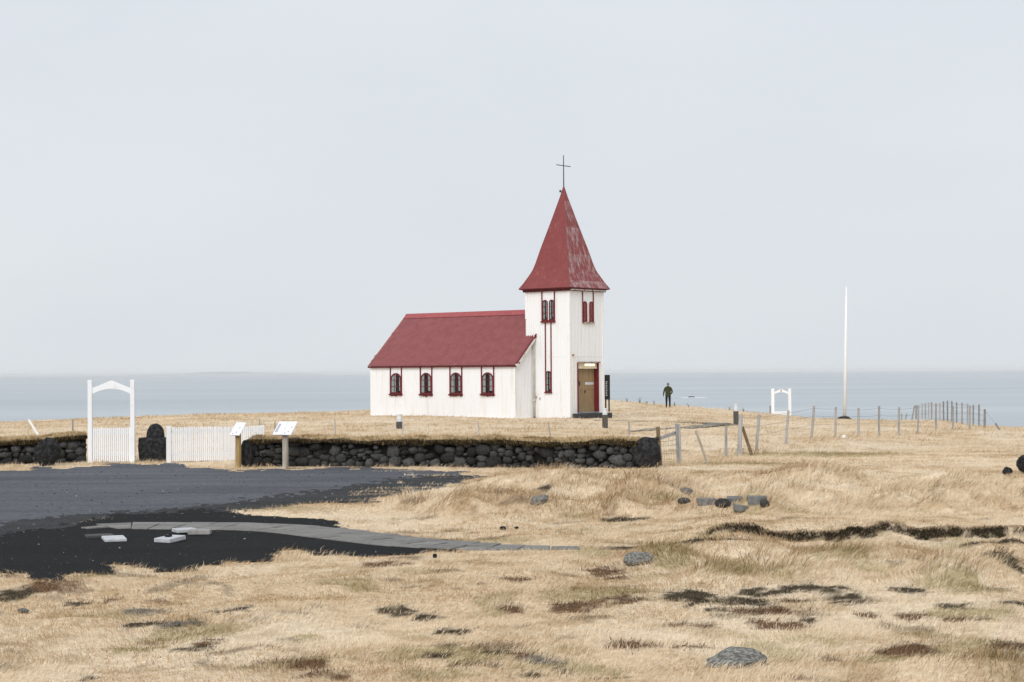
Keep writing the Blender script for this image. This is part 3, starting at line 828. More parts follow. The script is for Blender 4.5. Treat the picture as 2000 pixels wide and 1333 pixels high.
# barge boards (flaking white and red) and their red capping
def barge(xx, ya, za, yb, zb, name, m, w=0.17, d=0.035, dz=0.0):
    return MB().bar((xx, ya, za + dz), (xx, yb, zb + dz), d, w, upv=(0, 0, 1)).obj(name, m, church)
slope_ = (RH - EH) / (YC - NY0)
ytop = 0.10
barge(NX1 + 0.165, y_e + 0.0, z_e - 0.06, ytop, z_e - 0.06 + (ytop - y_e) * slope_, 'barge_board', M_RUSTW, w=0.16)
barge(NX1 + 0.165, y_e + 0.0, z_e + 0.045, ytop, z_e + 0.045 + (ytop - y_e) * slope_, 'barge_capping', M_RED, w=0.045, d=0.07)
MB().box(NX1 + 0.02, NX1 + 0.19, -0.14, 0.0, z_e - 0.03 + (-0.1 - y_e) * slope_, z_e + 0.10 + (-0.1 - y_e) * slope_).obj('barge_end', M_RED, church)
barge(NX0 - 0.115, y_e, z_e - 0.02, YC, z_e - 0.02 + (YC - y_e) * slope_, 'barge_board', M_RUSTW, w=0.14)
barge(NX0 - 0.115, NY1 + 0.10, z_e - 0.02, YC, z_e - 0.02 + (YC - y_e) * slope_, 'barge_board', M_RUSTW, w=0.14)
barge(NX1 + 0.165, NY1 + 0.10, z_e - 0.06, TW - 0.1, z_e - 0.06 + (ytop - y_e) * slope_, 'barge_board', M_RUSTW, w=0.16)

# tower walls, the front one with a door opening
d_y0, _ = on_x(1128.5, 760, 0); d_y1, _ = on_x(1168, 760, 0)
d_z0 = on_x(1148, 806, 0)[1]; d_z1 = on_x(1148, 709, 0)[1]
m_ = MB()
m_.add([(-TW, 0, DB), (0, 0, DB), (0, 0, TH), (-TW, 0, TH)], [(0, 1, 2, 3)])
m_.add([(-TW, TW, DB), (0, TW, DB), (0, TW, TH), (-TW, TW, TH)], [(1, 0, 3, 2)])
m_.add([(-TW, 0, DB), (-TW, TW, DB), (-TW, TW, TH), (-TW, 0, TH)], [(1, 0, 3, 2)])
ys = [0, d_y0, d_y1, TW]; zs = [DB, d_z0, d_z1, TH]
for i in range(3):
    for j in range(3):
        if i == 1 and j == 1: continue
        m_.add([(0, ys[i], zs[j]), (0, ys[i + 1], zs[j]), (0, ys[i + 1], zs[j + 1]), (0, ys[i], zs[j + 1])], [(0, 1, 2, 3)])
m_.obj('tower_wall', M_WALL, church)
for (cx, cy) in ((0, 0), (0, TW), (-TW, 0)):
    b0 = 0.02; k = 0.10
    x0 = cx - k if cx == 0 else cx - b0; x1 = cx + b0 if cx == 0 else cx + k
    y0 = cy - b0 if cy == 0 else cy - k; y1 = cy + k if cy == 0 else cy + b0
    MB().box(x0, x1, y0, y1, (0.03 if cx == 0 else RH - 0.4), TH - 0.002).obj('corner_board', M_WHITE, church)
# sheet laps on the tower
for zz in (on_y(1113.5, 696, 0)[1], on_y(1113.5, 768, 0)[1]):
    MB().box(NX1 + 0.05, -0.11, -0.012, 0.0, zz - 0.012, zz + 0.004).obj('sheet_lap', M_WHITE, church)
MB().box(0.0, 0.012, 0.11, TW - 0.11, on_y(1113.5, 696, 0)[1] - 0.012, on_y(1113.5, 696, 0)[1] + 0.004).obj('sheet_lap', M_WHITE, church)
# cornice and bell-cast spire
ov = 0.23
MB().box(-TW - 0.10, 0.10, -0.10, TW + 0.10, TH - 0.001, TH + 0.10).obj('cornice', M_REDDARK, church)
MB().box(-TW - 0.155, 0.155, -0.155, TW + 0.155, TH + 0.101, TH + 0.165).obj('cornice_moulding', M_REDDARK, church)
MB().box(0.101, 0.113, -0.05, TW + 0.05, TH + 0.03, TH + 0.085).obj('cornice_peeling_strip', M_RUSTW, church)
Z0 = TH + 0.166
AP = on_y(1106.5, 365, YC)[1]
HS = AP - Z0
prof = [(790, 0), (770, 0.012), (705, 0.055), (630, 0.113), (583, 0.15), (545, 0.186), (500, 0.243), (408, 0.390), (237, 0.638), (65, 0.898), (6, 1.0)]
W0 = TW / 2 + ov
sv = []; 
for wpx, t_ in prof:
    h = W0 * wpx / 790.0
    sv.append((h, Z0 + HS * t_))
spire = {}
for name, sgx, m__ in (('spire_side', 'f', M_SPIREW), ('spire_side', 'l', M_SPIREL), ('spire_side', 'b', M_SPIRE), ('spire_side', 'r', M_SPIRE)):
    V = []; Fq = []
    for h, z in sv:
        cx, cy = -TW / 2, TW / 2
        if sgx == 'f': a, b_ = (cx + h, cy - h, z), (cx + h, cy + h, z)
        elif sgx == 'l': a, b_ = (cx - h, cy - h, z), (cx + h, cy - h, z)
        elif sgx == 'b': a, b_ = (cx - h, cy + h, z), (cx - h, cy - h, z)
        else: a, b_ = (cx + h, cy + h, z), (cx - h, cy + h, z)
        V += [a, b_]
    for i in range(len(sv) - 1):
        Fq.append((2 * i, 2 * i + 1, 2 * i + 3, 2 * i + 2))
    s_o = mesh(name, V, Fq, m__, church)
# eave soffit and drip edge
MB().box(-TW - ov, ov, -ov, TW + ov, Z0 - 0.045, Z0 - 0.002).obj('spire_eave', M_REDDARK, church)
# hip flashings
for sx_, sy_ in ((1, -1), (1, 1), (-1, -1)):
    mm = MB(); mm.tube([(-TW / 2 + sx_ * h, TW / 2 + sy_ * h, z + 0.004) for h, z in sv], 0.018, 5)
    mm.obj('hip_flashing', M_SPIRE, church)
hh = sv[9][0]
MB().tube([(-TW / 2, TW / 2, sv[9][1] - 0.02), (-TW / 2, TW / 2, AP - 0.15), (-TW / 2, TW / 2, AP + 0.06)], [0.02, 0.03, 0.025], 8).obj('spire_finial', M_RED, church)
MB().tube([(-TW / 2 - 0.13, TW / 2 - 0.10, AP - 0.26), (-TW / 2 - 0.13, TW / 2 - 0.10, AP - 0.16)], 0.05, 8).obj('bracket', M_IRON, church)
# cross
ct = on_y(1106.5, 303, YC)[1]; cb = on_y(1106.5, 323.5, YC)[1]
MB().tube([(-TW / 2, TW / 2, AP), (-TW / 2, TW / 2, ct)], [0.032, 0.022], 8).obj('cross_upright', M_CROSS, church)
MB().tube([(-TW / 2, TW / 2 - 0.54, cb), (-TW / 2, TW / 2 + 0.54, cb)], 0.022, 8).obj('cross_arm', M_CROSS, church)

# arched windows ----------------------------------------------------
def arch(x0, x1, z0, z1, k=12, r=None):
    w = (x1 - x0) / 2; cx = (x0 + x1) / 2; zc = z1 - (r or w)
    rr = r or w
    return [(x0, z0), (x1, z0)] + [(cx + w * math.cos(math.pi * i / k), zc + rr * math.sin(math.pi * i / k)) for i in range(k + 1)]
def to_side(y0):                  # plan axis x, depth towards -y
    return lambda a, b, d: (a, y0 - d, b)
def to_front(x0):
    return lambda a, b, d: (x0 + d, a, b)
def ring(name, outer, inner, to3, d0, d1, m, parent):
    k = len(outer)
    vs = [to3(a, b, d0) for a, b in outer] + [to3(a, b, d1) for a, b in outer] + [to3(a, b, d1) for a, b in inner] + [to3(a, b, d0) for a, b in inner]
    fs = []
    for i in range(k):
        j = (i + 1) % k
        fs += [(i, j, k + j, k + i), (k + i, k + j, 2 * k + j, 2 * k + i), (2 * k + i, 2 * k + j, 3 * k + j, 3 * k + i)]
    return mesh(name, vs, fs, m, parent)
def lancet(parent, to3, x0, x1, z0, z1, fw, rows, cols, glazed=True, curtains=True, shift=0.0, name='window'):
    """one arched light; its root part carries frame, bars, glass, curtains as sub-parts"""
    out = arch(x0, x1, z0, z1); inn = arch(x0 + fw, x1 - fw, z0 + fw, z1 - fw)
    fr = ring(name, out, inn, to3, 0.0, 0.055, M_RED, parent)
    vs, fs = extrude_poly(inn, to3, 0.004, 0.010)
    if not glazed:
        mesh('shutter', *extrude_poly(inn, to3, 0.004, 0.03), M_SHUT, fr)
        n_ = 7
        for i in range(n_):
            zz = z0 + fw + (z1 - z0 - fw * 2) * 0.86 * (i + 0.5) / n_
            v_, f_ = extrude_poly([(x0 + fw, zz - 0.008), (x1 - fw, zz - 0.008), (x1 - fw, zz + 0.008), (x0 + fw, zz + 0.008)], to3, 0.03, 0.042)
            mesh('louvre', v_, f_, M_SHUT, fr)
        return fr
    mesh('room_dark_panel', vs, fs, M_ROOM, fr)  # dark panel on the solid wall stands for the unlit room
    w = x1 - x0 - 2 * fw
    if curtains:
        zt_ = z1 - fw - w * 0.5
        for q, (a0, a1) in enumerate(((0.0, 0.34 + shift), (0.72 + shift, 1.0))):
            a1 = min(a1, 1.0)
            n_ = 8; V = []; Fq = []
            for i in range(n_ + 1):
                aa = x0 + fw + w * (a0 + (a1 - a0) * i / n_)
                zz_top = zt_ + math.sqrt(max(0.0, (w / 2) ** 2 - (aa - (x0 + x1) / 2) ** 2)) 
                dd = 0.016 + 0.004 * math.sin(i * 2.2)
                V += [to3(aa, z0 + fw + (0.02 if q == 0 else 0.10), dd), to3(aa, zz_top, dd)]
            for i in range(n_): Fq.append((2 * i, 2 * i + 2, 2 * i + 3, 2 * i + 1))
            mesh('curtain', V, Fq, M_CURT, fr, smooth=True)
    mesh('pane', *extrude_poly(inn, to3, 0.028, 0.032), M_GLASS, fr)
    mm = MB()
    bw = 0.013
    for r_ in range(1, rows):
        zz = z0 + fw + (z1 - z0 - 2 * fw) * (0.34 * r_)
        mm.add(*extrude_poly([(x0 + fw, zz - bw), (x1 - fw, zz - bw), (x1 - fw, zz + bw), (x0 + fw, zz + bw)], to3, 0.034, 0.05))
    for c_ in range(1, cols):
        aa = x0 + fw + w * c_ / cols
        ztp = z1 - fw - w / 2 + math.sqrt(max(0, (w / 2) ** 2 - (aa - (x0 + x1) / 2) ** 2))
        mm.add(*extrude_poly([(aa - 0.010, z0 + fw), (aa + 0.010, z0 + fw), (aa + 0.010, ztp), (aa - 0.010, ztp)], to3, 0.034, 0.049))
    gbo = mm.obj('glazing_bars', M_RED, fr); gbo['kind'] = 'stuff'
    return fr
def strip(parent, to3, a0, a1, z0, z1, d0, d1, name, m):
    return mesh(name, *extrude_poly([(a0, z0), (a1, z0), (a1, z1), (a0, z1)], to3, d0, d1), m, parent)
T3 = to_side(NY0)
for i, (pa, pb, ptop, pbot) in enumerate([(761.5, 784.8, 729.0, 769.5), (820.0, 844.0, 728.5, 770.0), (877.8, 902.5, 728.0, 770.0), (939.5, 965.0, 727.6, 769.8)]):
    x0, _ = on_y(pa, 750, NY0 - 0.03); x1, _ = on_y(pb, 750, NY0 - 0.03)
    cxp = (pa + pb) / 2
    z1 = on_y(cxp, ptop, NY0)[1]; z0 = on_y(cxp, pbot, NY0)[1]
    wroot = lancet(church, T3, x0 + 0.045, x1 - 0.045, z0, z1, 0.055, 3, 3, shift=(0.12, 0, 0.04, -0.02)[i])
    for aa in (x0, x1 - 0.055):
        strip(wroot, T3, aa, aa + 0.055, z0, EH - 0.05, 0.0, 0.045, 'side_batten', M_RED)
    strip(wroot, T3, x0 - 0.03, x1 + 0.03, z0 - 0.075, z0 - 0.001, 0.0, 0.10, 'sill', M_REDDARK)
    mm = MB()                      # ragged rusty drip edge under the sill
    rr = random.Random(i)
    for q in range(5):
        aa = x0 + (x1 - x0) * (q + 0.3) / 5 
        hh_ = rr.uniform(0.01, 0.06) + (0.04 if q == 2 else 0)
        mm.add(*extrude_poly([(aa, z0 - 0.076 - hh_), (aa + 0.09, z0 - 0.076 - hh_ * 0.6), (aa + 0.11, z0 - 0.0755), (aa - 0.03, z0 - 0.0755)], T3, 0.0, 0.03))
    mm.obj('sill_drip', M_RED, wroot)
# tower side: pair of lancets above, single lancet below, battens
T3 = to_side(0.0)
def sideX(px, py=600): return on_y(px, py, -0.03)[0]
za, zb = on_y(1071, 627.5, 0)[1], on_y(1071, 586, 0)[1]
xs_ = [sideX(v) for v in (1057.6, 1060, 1068.3, 1073.3, 1081.3, 1083.6)]
wp = strip(church, T3, xs_[0] - 0.02, xs_[5] + 0.02, za - 0.08, za - 0.001, 0.0, 0.09, 'window', M_RED)
lancet(wp, T3, xs_[1] - 0.01, xs_[2] + 0.03, za + 0.045, zb, 0.035, 3, 1, curtains=True, name='light')
lancet(wp, T3, xs_[3] - 0.03, xs_[4] + 0.02, za + 0.045, zb, 0.035, 3, 1, curtains=True, name='light')
strip(wp, T3, xs_[0], xs_[5], za, za + 0.044, 0.0, 0.05, 'bottom_rail', M_RED)
for aa in (xs_[0], xs_[5] - 0.05):
    strip(wp, T3, aa, aa + 0.05, za + 0.045, TH - 0.01, 0.0, 0.047, 'side_batten', M_RED)
zc, zd = on_y(1071, 766, 0)[1], on_y(1071, 725, 0)[1]
xl, xr = sideX(1064.8, 740), sideX(1077.2, 740)
wl = lancet(church, T3, xl + 0.03, xr - 0.03, zc, zd, 0.04, 3, 1, curtains=True)
for aa in (xl, xr - 0.045):
    strip(wl, T3, aa, aa + 0.045, zc, za - 0.082, 0.0, 0.045, 'side_batten', M_RED)
strip(wl, T3, xl - 0.02, xr + 0.02, zc - 0.06, zc - 0.001, 0.0, 0.09, 'sill', M_REDDARK)
# tower front: pair of faded louvred lancets
T3 = to_front(0.0)
def frY(px, py=610): return on_x(px, py, 0.03)[0]
za2, zb2 = on_x(1149, 629.5, 0)[1], on_x(1149, 589.3, 0)[1]
ys_ = [frY(v) for v in (1138.4, 1139, 1146.3, 1151.6, 1158.5, 1159.4)]
wf = strip(church, T3, ys_[0] - 0.03, ys_[5] + 0.03, za2 - 0.06, za2 - 0.001, 0.0, 0.09, 'window', M_ROTW)
lancet(wf, T3, ys_[1], ys_[2], za2, zb2, 0.03, 1, 1, glazed=False, name='light')
lancet(wf, T3, ys_[3], ys_[4], za2, zb2, 0.03, 1, 1, glazed=False, name='light')
for aa in (ys_[0] - 0.02, ys_[5] - 0.02):
    strip(wf, T3, aa, aa + 0.045, za2, TH - 0.01, 0.0, 0.04, 'side_batten', M_RED)

# door in its recess
DP = 0.24
def dz(py): return on_x(1148, py, 0)[1]
MB().box(-DP - 0.06, -DP - 0.05, d_y0, d_y1, d_z0, d_z1).obj('door_recess', M_ROOM, church)
frm = MB().box(-DP - 0.049, 0.03, d_y0 - 0.05, d_y0 + 0.02, d_z0, d_z1).obj('door_frame', M_RED, church)
MB().box(-DP - 0.049, 0.03, d_y1 - 0.02, d_y1 + 0.05, d_z0, d_z1).obj('jamb', M_RED, frm)
MB().box(-DP - 0.04, 0.10, d_y0 - 0.07, d_y1 + 0.12, d_z1 + 0.001, d_z1 + 0.05).obj('lintel_board', M_ROTW, frm)
MB().box(-0.10, -0.05, d_y0 + 0.021, d_y1 - 0.021, dz(720.5), d_z1 - 0.002).obj('transom_panel', M_STAINW, frm)
la0, la1 = on_x(1141.5, 713, -0.03)[0], on_x(1160.5, 713, -0.03)[0]
lz = dz(713)
lm = MB(); lm.tube([(-0.01, la0, lz), (-0.01, la0 + 0.05, lz), (-0.01, la1 - 0.05, lz), (-0.01, la1, lz)], [0.035, 0.065, 0.065, 0.035], 12)
lo = lm.obj('door_lamp', M_LAMP, church, smooth=True)
MB().box(-0.049, -0.03, la0 + 0.03, la1 - 0.03, lz - 0.07, lz + 0.07).obj('lamp_base', M_WHITE, lo)
zt_door = dz(720.5) - 0.004
leafw = (d_y1 - d_y0 - 0.042)
for k in range(2):
    a0 = d_y0 + 0.021 + leafw * k / 2 + 0.004; a1 = d_y0 + 0.021 + leafw * (k + 1) / 2 - 0.004
    lf = MB().box(-DP - 0.03, -DP, a0, a1, d_z0 + 0.03, zt_door).obj('door', M_DOOR, church)
    hh_ = zt_door - d_z0 - 0.03
    for (f0, f1) in ((0.0, 0.10), (0.52, 0.62), (0.93, 1.0)):
        MB().box(-DP + 0.001, -DP + 0.022, a0 + 0.002, a1 - 0.002, d_z0 + 0.03 + hh_ * f0, d_z0 + 0.03 + hh_ * f1).obj('rail', M_DOOR, lf)
    for s0 in (0.0, 0.44, 0.86):
        aa = a0 + (a1 - a0) * s0
        MB().box(-DP + 0.001, -DP + 0.019, aa + 0.003, aa + (a1 - a0) * 0.14, d_z0 + 0.035, zt_door - 0.003).obj('stile', M_DOOR, lf)
    if k == 0:
        kn = MB(); yk = (a0 + a1) / 2 - 0.08; zk = dz(750.5)
        kn.tube([(-DP + 0.02, yk + 0.10 * math.cos(a), zk + 0.14 * math.sin(a)) for a in np.linspace(0, 2 * math.pi, 13)], 0.022, 6)
        kn.box(-DP + 0.02, -DP + 0.05, yk - 0.05, yk + 0.05, zk - 0.05, zk + 0.16)
        kn.obj('door_knocker', M_IRON, lf)
    else:
        MB().box(-DP + 0.023, -DP + 0.05, a0 + 0.01, a0 + 0.05, dz(765) - 0.07, dz(765) + 0.06).obj('handle', M_IRON, lf)
        MB().box(-DP + 0.023, -DP + 0.028, a0 + 0.05, a1 - 0.03, dz(752), dz(747)).obj('metal_plate', M_LAMPHEAD, lf)
MB().box(-DP, 0.05, d_y0 + 0.021, d_y1 - 0.021, d_z0 - 0.02, d_z0 + 0.028).obj('threshold', M_SLABG, church)
sy0, sy1 = on_x(1127.5, 812, 0.35)[0], on_x(1187, 812, 0.35)[0]
step = MB().box(0.031, 0.62, sy0 + 0.05, sy1, -0.40, d_z0 - 0.03).obj('door_step', M_STEP, church, bevel=0.015)
# downpipe in the corner, small conduit with rust run
zpt = on_y(1042, 655, -0.1)[1]
MB().tube([(NX1 + 0.09, -0.09, 0.02), (NX1 + 0.09, -0.09, zpt - 0.2), (NX1 + 0.14, -0.12, zpt)], 0.045, 8).obj('downpipe', M_PIPE, church, smooth=True)
MB().tube([(NX1 + 0.09, -0.09, 0.02), (NX1 + 0.22, -0.20, -0.06)], 0.055, 8).obj('downpipe_shoe', M_IRON, church)
MB().box(NX1 + 0.03, NX1 + 0.16, -0.16, -0.03, 0.82, 0.87).obj('pipe_bracket', M_PIPE, church)
yr_ = on_x(1119.5, 700, 0.03)[0]; zr_ = dz(694)
MB().tube([(0.03, yr_, -0.1), (0.03, yr_, zr_)], 0.014, 6).obj('conduit', M_STAINW, church)
MB().box(0.0, 0.07, yr_ - 0.05, yr_ + 0.04, zr_ - 0.03, zr_ + 0.04).obj('rusty_bracket', M_RUST, church)
for px_, py_ in ((1048, 776), (1055, 779)):
    a_, z_ = on_y(px_, py_, 0)
    MB().box(a_ - 0.03, a_ + 0.03, -0.03, 0, z_ - 0.06, z_ + 0.06).obj('socket_box', M_POST, church)

# ------------------------------------------------------------------ board beyond the tower
p = at(1186.2, 779, 89.2)
bd = empty('notice_board', (p.x, p.y, p.z - 0.15), 'tall black board with white lettering just behind the church tower', 'sign', rz=R(-62))
MB().box(-0.22, 0.22, -0.03, 0.03, 0.10, 1.33).obj('board', M_BLACKB, bd, bevel=0.01)
for xx in (-0.16, 0.16): MB().box(xx - 0.03, xx + 0.03, -0.025, 0.025, -0.5, 0.099).obj('leg', M_BLACKB, bd)
pr = MB()
rr = random.Random(3)
for q in range(9):
    zz = 0.28 + q * 0.085
    pr.box(-0.09 - rr.uniform(0, .03), 0.02 + rr.uniform(0, 0.06), -0.033, -0.031, zz, zz + 0.04)
pr.obj('lettering', M_PANEL, bd)

# ------------------------------------------------------------------ STONE WALLS
stone_meshes = []
def cheap_stone(seed):
    bm = bmesh.new()
    bmesh.ops.create_cube(bm, size=2.0)
    bmesh.ops.subdivide_edges(bm, edges=bm.edges[:], cuts=1, use_grid_fill=True)
    rs = np.random.default_rng(seed)
    for v in bm.verts:
        c = v.co.copy(); n_ = c.normalized()
        c = c.lerp(n_ * 1.18, 0.72)
        v.co = c * (1 + rs.uniform(-0.2, 0.16))
    me = bpy.data.meshes.new('stone')
    bm.to_mesh(me); bm.free()
    me.materials.append(M_DARKSTONE)
    me.polygons.foreach_set('use_smooth', [True] * len(me.polygons))
    return me
stone_meshes = [cheap_stone(100 + i) for i in range(12)]
def pack(length, height, seed):
    rs = random.Random(seed)
    step = 0.02
    nS = int(length / step)
    sk = np.zeros(nS)
    out = []
    guard = 0
    while guard < 900:
        guard += 1
        i = int(np.argmin(sk + np.random.default_rng(seed + guard).uniform(0, 0.01, nS)))
        if sk[i] > height - 0.05: break
        big = rs.random()
        w = rs.uniform(0.10, 0.17) if big < 0.3 else (rs.uniform(0.17, 0.32) if big < 0.85 else rs.uniform(0.32, 0.46))
        h = w * rs.uniform(0.42, 0.95); h = min(max(h, 0.08), 0.30)
        k = int(w / step)
        # widen to the gap of roughly equal level
        lo = i
        while lo > 0 and sk[lo - 1] < sk[i] + 0.03 and i - lo < k: lo -= 1
        hi = min(lo + k, nS)
        lo = max(0, hi - k)
        seg = sk[lo:hi]
        base = float(np.percentile(seg, 60))
        if base + h > height + 0.06: h = max(0.08, height + 0.02 - base)
        out.append(((lo + hi) / 2 * step, base + h / 2, (hi - lo) * step, h))
        sk[lo:hi] = np.maximum(seg, base + h)
    return out
def stone_wall(pA, pB, hA, hB, thick, seed, label, hump):
    """rubble wall from pA (left) to pB (right), front face towards the camera"""
    A_, B_ = Vector((pA.x, pA.y, 0)), Vector((pB.x, pB.y, 0))
    L = (B_ - A_).length; u = (B_ - A_) / L; nrm = Vector((u.y, -u.x, 0))     # towards camera
    root = empty('stone_wall', (A_.x, A_.y, pA.z), label, 'wall', rz=math.atan2(u.y, u.x))
    hmax = max(hA, hB)
    gz_ = lambda s: zg(A_.x + u.x * s, A_.y + u.y * s) - pA.z
    def H(s): return hA + (hB - hA) * s / L + hump * (float(fbm(np.array([s]), np.array([seed * 1.0]), 1.7, 3, seed)[0]) - 0.5)
    # core of soil and rubble
    n_ = max(6, int(L / 0.3)); V = []; Fq = []
    for i in range(n_ + 1):
        s = L * i / n_; h = H(s) + gz_(s) - 0.05; b_ = gz_(s) - 0.3
        V += [(s, 0.10, b_), (s, 0.12, h), (s, thick, h), (s, thick + 0.1, b_)]
    for i in range(n_):
        a = 4 * i
        for k in range(3): Fq.append((a + k, a + 4 + k, a + 5 + k, a + 1 + k))
    Fq += [(3, 2, 1, 0), (4 * n_, 4 * n_ + 1, 4 * n_ + 2, 4 * n_ + 3)]
    mesh('core', V, Fq, M_CORE, root)
    rs = random.Random(seed)
    for (s, z, w, h) in pack(L, hmax + 0.06, seed):
        if z + h * 0.4 > H(s) + 0.03: continue
        o = bpy.data.objects.new('stone', stone_meshes[rs.randrange(12)])
        o.parent = root; col.objects.link(o)
        o.location = (s, 0.10 + rs.uniform(-0.03, 0.035), z + gz_(s) - 0.03)
        o.scale = (w * 0.52, rs.uniform(0.13, 0.19), h * 0.54)
        o.rotation_euler = (rs.uniform(-.2, .2), rs.uniform(-.36, .36), rs.uniform(-.3, .3))
    # sod on top: soil lip and turf cushion
    def cushion(name, m, y0, y1, dz0, hgt, amp, sd, parent):
        nx, ny = int(L / 0.09), 10
        V = np.zeros(((nx + 1) * (ny + 1), 3)); k = 0
        S, T = np.meshgrid(np.linspace(-0.05, L + 0.05, nx + 1), np.linspace(0, 1, ny + 1), indexing='ij')
        Hs = np.array([H(min(max(s, 0), L)) + gz_(min(max(s, 0), L)) for s in S[:, 0]])[:, None]
        prof_ = np.sin(np.pi * np.clip(T, 0, 1)) ** 0.6
        nz_ = fbm(S, T * 1.2, 0.35, 3, sd) - 0.5
        Y = y0 + (y1 - y0) * T + nz_ * 0.10 * (T < 0.3)
        Z = Hs + dz0 + hgt * prof_ + amp * nz_
        V = np.stack([S, Y, Z], -1).reshape(-1, 3)
        I_ = np.arange(len(V)).reshape(nx + 1, ny + 1)
        q = np.stack([I_[:-1, :-1], I_[1:, :-1], I_[1:, 1:], I_[:-1, 1:]], -1).reshape(-1, 4)
        return big_mesh(name, V, q, m, parent=parent)
    cushion('sod', M_SOILTURF, -0.09, thick + 0.15, -0.07, 0.10, 0.10, seed + 7, root)
    cushion('turf', M_TURF, 0.02, thick + 0.25, -0.05, 0.13, 0.10, seed + 8, root)
    return root, A_, u, nrm, L, H, gz_, pA.z
WALLS = []
pL, pR = hit(484, 911.5), hit(1248, 915.5)
WALLS.append(stone_wall(pL, pR, 0.74, 0.72, 0.75, 3, 'long dark lava stone wall capped with dry turf in front of the church', 0.16))
pL2, pR2 = hit(-260, 915), hit(169, 903.5)
WALLS.append(stone_wall(pL2, pR2, 0.42, 0.78, 0.8, 9, 'short dark stone wall under turf left of the white arched gate', 0.12))

rock('boulder', hit(1262, 915), (0.40, 0.34, 0.47), M_BOULDER, 21, 'big black boulder closing the right end of the long stone wall', 'boulder', rz=0.4, tilt=(0.1, 0.25), sink=0.12, lvl=4)
rock('boulder', hit(482, 912), (0.21, 0.22, 0.42), M_BOULDER, 27, 'upright dark stone closing the left end of the long stone wall', 'boulder', sink=0.12, lvl=4)
pb_ = hit(93, 911)
rock('boulder', pb_, (0.37, 0.26, 0.44), M_BOULDER, 23, 'black egg shaped boulder leaning on the left stone wall', 'boulder', rz=0.2, tilt=(0.05, 0.12), sink=0.06, lvl=4)
pb_ = hit(19, 906)
rock('stone', pb_, (0.24, 0.16, 0.16), M_GREYROCK, 24, 'grey flat stone at the foot of the left wall', 'stone', sink=0.0, lvl=3)
rock('stone', hit(50, 907), (0.28, 0.16, 0.16), M_DARKSTONE, 25, 'dark flat stone between the grey stone and the egg shaped boulder', 'stone', sink=0.05, lvl=3)
# gate pier: block with round stone on top
pp = hit(296, 902.5)
me_ = rock_mesh('gate_pier', 31, 4, 0.08)
for v in me_.vertices:
    c = v.co.normalized(); mxx = max(abs(c.x), abs(c.y), abs(c.z)); cu = c / mxx
    v.co = (c * 1.22).lerp(cu, 0.78) * (v.co.length * 0.25 + 0.78)
pier = link('gate_pier', me_, M_BOULDER, smooth=True)
pier.scale = (0.395, 0.30, 0.37); pier.location = (pp.x, pp.y + 0.3, pp.z + 0.33)
tag(pier, 'squared black stone block between the white gate and picket fence', 'stone block')
pier_top = pp.z + 0.33 + 0.37
me_ = rock_mesh('cap_stone', 33, 4, 0.08)
for v in me_.vertices:
    if v.co.z < -0.15: v.co.z = -0.15 + (v.co.z + 0.15) * 0.1
cap = link('cap_stone', me_, M_BOULDER, smooth=True)
cap.scale = (0.265, 0.25, 0.36); cap.location = (pp.x + 0.06, pp.y + 0.3, pier_top + 0.055)
tag(cap, 'round black stone sitting on top of the squared black block', 'stone')

# ------------------------------------------------------------------ white gates and picket fence
def arched_gate(base, w, h, leaf_h, post_w, npick, label, rz=0.0, leaf=True, emblem=False):
    g = empty('arched_gate', base, label, 'gate', rz=rz)
    for s in (-1, 1):
        MB().box(s * w / 2 - post_w / 2, s * w / 2 + post_w / 2, -post_w / 2, post_w / 2, -0.3, h).obj('post', M_WHITEG, g, bevel=0.012)
    hw = w / 2 - post_w / 2
    ze = h - 0.30; th = 0.14
    k = 14
    top = [(-hw, ze + 0.06), (0, h - 0.01), (hw, ze + 0.06)]
    bot = [(hw - 2 * hw * i / k, ze - th * 0.75 + 0.15 * (1 - ((i / k - 0.5) * 2) ** 2)) for i in range(k + 1)]
    mesh('arch_board', *extrude_poly(top[::-1] + bot[::-1], lambda a, b, d: (a, d, b), -0.025, 0.025), M_WHITEG, g)
    if emblem:
        MB().box(-0.05, 0.05, -0.032, -0.026, h - 0.22, h - 0.07).obj('emblem', M_WOODG, g)
    pitch_ = 2 * hw / npick
    for zz in (0.2, leaf_h - 0.18):
        MB().box(-hw + 0.01, hw - 0.01, 0.014, 0.045, zz, zz + 0.09).obj('rail', M_WHITEG, g)
    pm = bpy.data.meshes.new('picket')
    tmp = MB().box(-pitch_ * 0.36, pitch_ * 0.36, -0.012, 0.012, 0.03, leaf_h)
    pm.from_pydata(tmp.v, [], tmp.f); pm.materials.append(M_WHITEG)
    for i in range(npick):
        o = bpy.data.objects.new('picket', pm); o.parent = g; col.objects.link(o)
        o.location = (-hw + pitch_ * (i + 0.5), 0, random.uniform(-0.006, 0.006))
    return g
gl_, gr_ = hit(176.5, 904), hit(259.5, 904)
gb = (gl_ + gr_) / 2
s_ = F / gb.y
arched_gate((gb.x, gb.y, gb.z), 83 / s_, at(217, 742.5, gb.y).z - gb.z, at(217, 836, gb.y).z - gb.z, 8.6 / s_, 19,
            'tall white wooden gate with peaked arch at the car park edge')
# far gate on the cliff edge
fb = at(1526, 812, 131)
sf_ = F / 131
arched_gate((fb.x, fb.y, fb.z), 33 / sf_, at(1526, 759.5, 131).z - fb.z, at(1526, 803.5, 131).z - fb.z, 5.6 / sf_, 11,
            'small white arched gate far off on the cliff edge', emblem=True)
fp = at(1504.5, 811, 129)
tag(MB().tube([(fp.x, fp.y, fp.z - 0.4), (fp.x, fp.y, at(1504.5, 793, 129).z)], 0.055, 8).obj('dark_post', M_POSTD), 'short dark post beside the far white arched gate', 'post')

